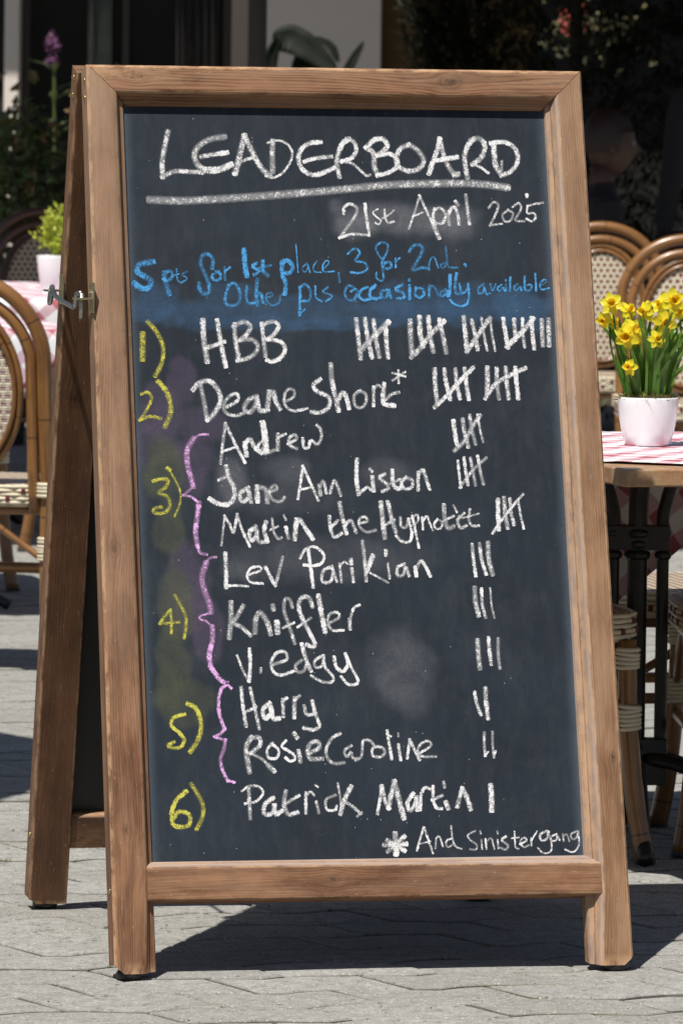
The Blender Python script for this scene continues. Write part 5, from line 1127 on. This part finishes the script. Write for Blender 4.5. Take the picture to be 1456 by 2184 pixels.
# ---- guests in the deep shade at the back
def skinned(name, verts, edges, mat, parent, sub=1):
    me = bpy.data.meshes.new(name); me.from_pydata([v_[:3] for v_ in verts], edges, []); me.materials.append(mat)
    o = bpy.data.objects.new(name, me); COL.objects.link(o); o.parent = parent
    o.modifiers.new('skin', 'SKIN'); me.skin_vertices[0].data[0].use_root = True
    for i, v_ in enumerate(verts): 
        r_ = v_[3]; me.skin_vertices[0].data[i].radius = r_ if isinstance(r_, tuple) else (r_, r_)
    s_ = o.modifiers.new('sub', 'SUBSURF'); s_.levels = sub; s_.render_levels = sub
    me.polygons.foreach_set('use_smooth', [True]*len(me.polygons)); return o
def head(parent, c, yaw, skin, hair, lonhair=False):
    q = MB(); M = Matrix.Translation(c) @ Matrix.Rotation(yaw, 4, 'Z')     # faces +y before yaw
    nu, nv = 28, 20
    rows = []
    for j in range(nv+1):
        ph = math.pi*j/nv-math.pi/2; row = []
        for i in range(nu):
            th = 2*math.pi*i/nu; x = math.cos(ph)*math.cos(th)*.076; y = math.cos(ph)*math.sin(th)*.094; z = math.sin(ph)*.118
            if z < 0: x *= 1-.30*(-z/.118); y = y*(1-.18*(-z/.118))+.006
            fy = max(0, math.sin(th))**6*math.cos(ph)
            y += fy*.022*math.exp(-((z+.018)/.018)**2)*math.exp(-(x/.012)**2)       # nose
            y += fy*.008*math.exp(-((z+.058)/.010)**2)*math.exp(-(x/.026)**2)       # lips
            y += fy*.010*math.exp(-((z+.095)/.016)**2)*math.exp(-(x/.022)**2)       # chin
            y -= fy*.010*math.exp(-((z-.006)/.010)**2)*(math.exp(-((x-.031)/.013)**2)+math.exp(-((x+.031)/.013)**2))   # eye sockets
            row.append(q.vert(M @ Vector((x, y, z))))
        rows.append(row)
    for j in range(nv):
        for i in range(nu): q.face([rows[j][i], rows[j][(i+1) % nu], rows[j+1][(i+1) % nu], rows[j+1][i]])
    for sg in (-1, 1):
        q.lathe([(.006, -.004), (.017, .0), (.019, .006), (.010, .010)], (0, 0, 0), 12)
        for v_i in range(len(q.v)-48, len(q.v)):
            p = Vector(q.v[v_i]); q.v[v_i] = tuple(M @ Vector((sg*(.073+p.z), -.004+p.x*.7, -.012+p.y*1.4)))
    h = q.build('head', skin, parent, smooth=True)
    q = MB()
    for sg in (-1, 1):
        i0 = len(q.v); q.lathe([(.0001, -.010), (.008, -.006), (.0105, 0), (.008, .006), (.0001, .010)], (0, 0, 0), 10)
        for v_i in range(i0, len(q.v)): q.v[v_i] = tuple(M @ (Vector(q.v[v_i])+Vector((sg*.031, .076, .006))))
    q.build('eyes', plain('eye', (.3, .28, .25), .2), h, smooth=True)
    q = MB(); rows = []
    for j in range(9):
        ph = math.pi/2*(1-j/8*1.15); row = []
        for i in range(24):
            th = 2*math.pi*i/24; zf = math.sin(ph)*.130; 
            if math.sin(th) > .45: zf = max(zf, .045)
            row.append(q.vert(M @ Vector((math.cos(ph)*math.cos(th)*.084, math.cos(ph)*math.sin(th)*(.098)-.006, zf+.002*math.sin(th*9)))))
        rows.append(row)
    for j in range(8):
        for i in range(24): q.face([rows[j][i], rows[j+1][i], rows[j+1][(i+1) % 24], rows[j][(i+1) % 24]])
    if lonhair:
        i0 = len(q.v); 
        q.tube([M @ Vector((0, -.05, .03)), M @ Vector((0, -.085, -.08)), M @ Vector((0, -.09, -.20)), M @ Vector((0, -.08, -.28))], .06, 12, rfun=lambda s_: .075-.04*s_)
    q.build('hair', hair, h, smooth=True)
M_SKIN = plain('skin', (.08, .035, .025), .5, scale=40, var=.08); M_HAIR = plain('brown_hair', (.03, .016, .01), .5, scale=60, var=.4); M_HAIR2 = plain('auburn_hair', (.16, .06, .025), .5, scale=60, var=.4)
M_COATD = plain('dark_cloth', (.02, .016, .018), .85, scale=60); M_COATG = plain('grey_cloth', (.022, .022, .024), .9, scale=60); M_TROU = plain('dark_trousers', (.02, .02, .028), .85, scale=60)
def hand(parent, wr_, d, skin, side=1):
    d = V(d).normalized(); s_ = d.cross(V((0, 0, 1))); s_ = s_.normalized() if s_.length > .1 else V((1, 0, 0)); dn = s_.cross(d)
    wr_ = V(wr_); verts = [(*wr_, .024), (*(wr_+d*.045), (.036, .016)), (*(wr_+d*.085), (.038, .013))]; edges = [(0, 1), (1, 2)]
    for i, L in enumerate((.072, .080, .075, .060)):
        b = len(verts); o_ = s_*(.027-.018*i)*side
        k1 = wr_+d*.098+o_; verts += [(*k1, .0088), (*(k1+d*L*.5-dn*.004), .0082), (*(k1+d*L*.85-dn*.022), .0072)]; edges += [(2, b), (b, b+1), (b+1, b+2)]
    b = len(verts); k1 = wr_+d*.040+s_*.036*side; verts += [(*k1, .0105), (*(k1+d*.03+s_*.018*side-dn*.008), .0095), (*(k1+d*.055+s_*.022*side-dn*.016), .008)]; edges += [(1, b), (b, b+1), (b+1, b+2)]
    return skinned('hand', verts, edges, skin, parent)
def person(loc, rz, pose, label, coat, hair, lonhair=False):
    p = empty('person', loc, rz, label, 'person'); sit = pose == 'sit'
    hz = .50 if sit else .93; sh = hz+.50; 
    if sit:
        body = [(0, 0, hz, (.15, .11)), (0, .0, hz+.22, (.135, .10)), (0, .01, hz+.42, (.155, .10)), (0, .01, sh+.02, (.07, .06)), (0, .02, sh+.09, .052),
                (.17, .0, sh-.03, .058), (.22, .03, sh-.28, .045), (.15, .26, sh-.32, .036), (-.17, .0, sh-.03, .058), (-.22, .03, sh-.28, .045), (-.15, .26, sh-.32, .036)]
        hands = (((.145, .27, sh-.32), (-.2, 1, .0)), ((-.145, .27, sh-.32), (.2, 1, .0)))
        legs = [(0, 0, hz-.02, (.15, .11)), (.10, .10, hz-.03, .082), (.12, .44, hz+.0, .062), (.12, .46, .25, .052), (.12, .46, .08, .040), (-.10, .10, hz-.03, .082), (-.12, .44, hz, .062), (-.12, .46, .25, .052), (-.12, .46, .08, .040)]
        feet = ((.12, .46), (-.12, .46))
    else:
        body = [(0, 0, hz-.08, (.17, .12)), (0, 0, hz+.08, (.15, .10)), (0, .0, hz+.36, (.16, .105)), (0, 0, sh+.0, (.075, .065)), (0, .01, sh+.07, .052),
                (.175, .0, sh-.05, .060), (.225, -.01, sh-.33, .047), (.235, .03, sh-.56, .036), (-.175, 0, sh-.05, .060), (-.225, -.01, sh-.33, .047), (-.235, .03, sh-.56, .036)]
        hands = (((.235, .035, sh-.58), (0, .1, -1)), ((-.235, .035, sh-.58), (0, .1, -1)))
        legs = [(0, 0, hz-.04, (.15, .11)), (.09, 0, hz-.12, .085), (.10, .01, .50, .062), (.10, 0, .28, .055), (.10, 0, .08, .042), (-.09, 0, hz-.12, .085), (-.10, .01, .50, .062), (-.10, 0, .28, .055), (-.10, 0, .08, .042)]
        feet = ((.10, 0), (-.10, 0))
    E_ = [(0, 1), (1, 2), (2, 3), (3, 4), (2, 5), (5, 6), (6, 7), (2, 8), (8, 9), (9, 10)]
    skinned('jacket', body, E_, coat, p, 2)
    skinned('trousers', legs, [(0, 1), (1, 2), (2, 3), (3, 4), (0, 5), (5, 6), (6, 7), (7, 8)], M_TROU, p, 2)
    q = MB(); q.tube([(0, .005, sh+.02), (0, .015, sh+.13)], .044, 14); q.build('neck', M_SKIN, p, smooth=True)
    head(p, V((0, .035, sh+.205)), 0, M_SKIN, hair, lonhair)
    for (h_, d_), sg in zip(hands, (1, -1)): hand(p, h_, d_, M_SKIN, -sg)
    for (fx_, fy_) in feet:
        skinned('shoe', [(fx_, fy_-.03, .045, .042), (fx_, fy_+.06, .035, (.042, .034)), (fx_, fy_+.17, .025, (.036, .024))], [(0, 1), (1, 2)], M_COATD, p)
    return p
person((3.87, 11.75, 0), rad(-95), 'sit', 'seated guest in dark clothes facing right, in deep shade behind the chairs', M_COATD, M_HAIR)
q = empty('stool', (3.87, 11.75, 0), 0, 'plain dark stool under the seated guest', 'stool')
m_ = MB(); m_.lathe([(.0001, .36), (.19, .36), (.20, .375), (.19, .39), (.0001, .39)], n=24); m_.build('seat', M_CANED, q, smooth=True)
for a in range(4):
    m_ = MB(); m_.tube([(.13*math.cos(a*1.57+.78), .13*math.sin(a*1.57+.78), .365), (.18*math.cos(a*1.57+.78), .18*math.sin(a*1.57+.78), 0)], .013, 8); m_.build('leg', M_CANED, q, smooth=True)
person((4.507, 12.45, 0), rad(25), 'stand', 'standing guest in a grey coat with long auburn hair, cut by the right edge', M_COATG, M_HAIR2, True)
bpy.context.view_layer.update()
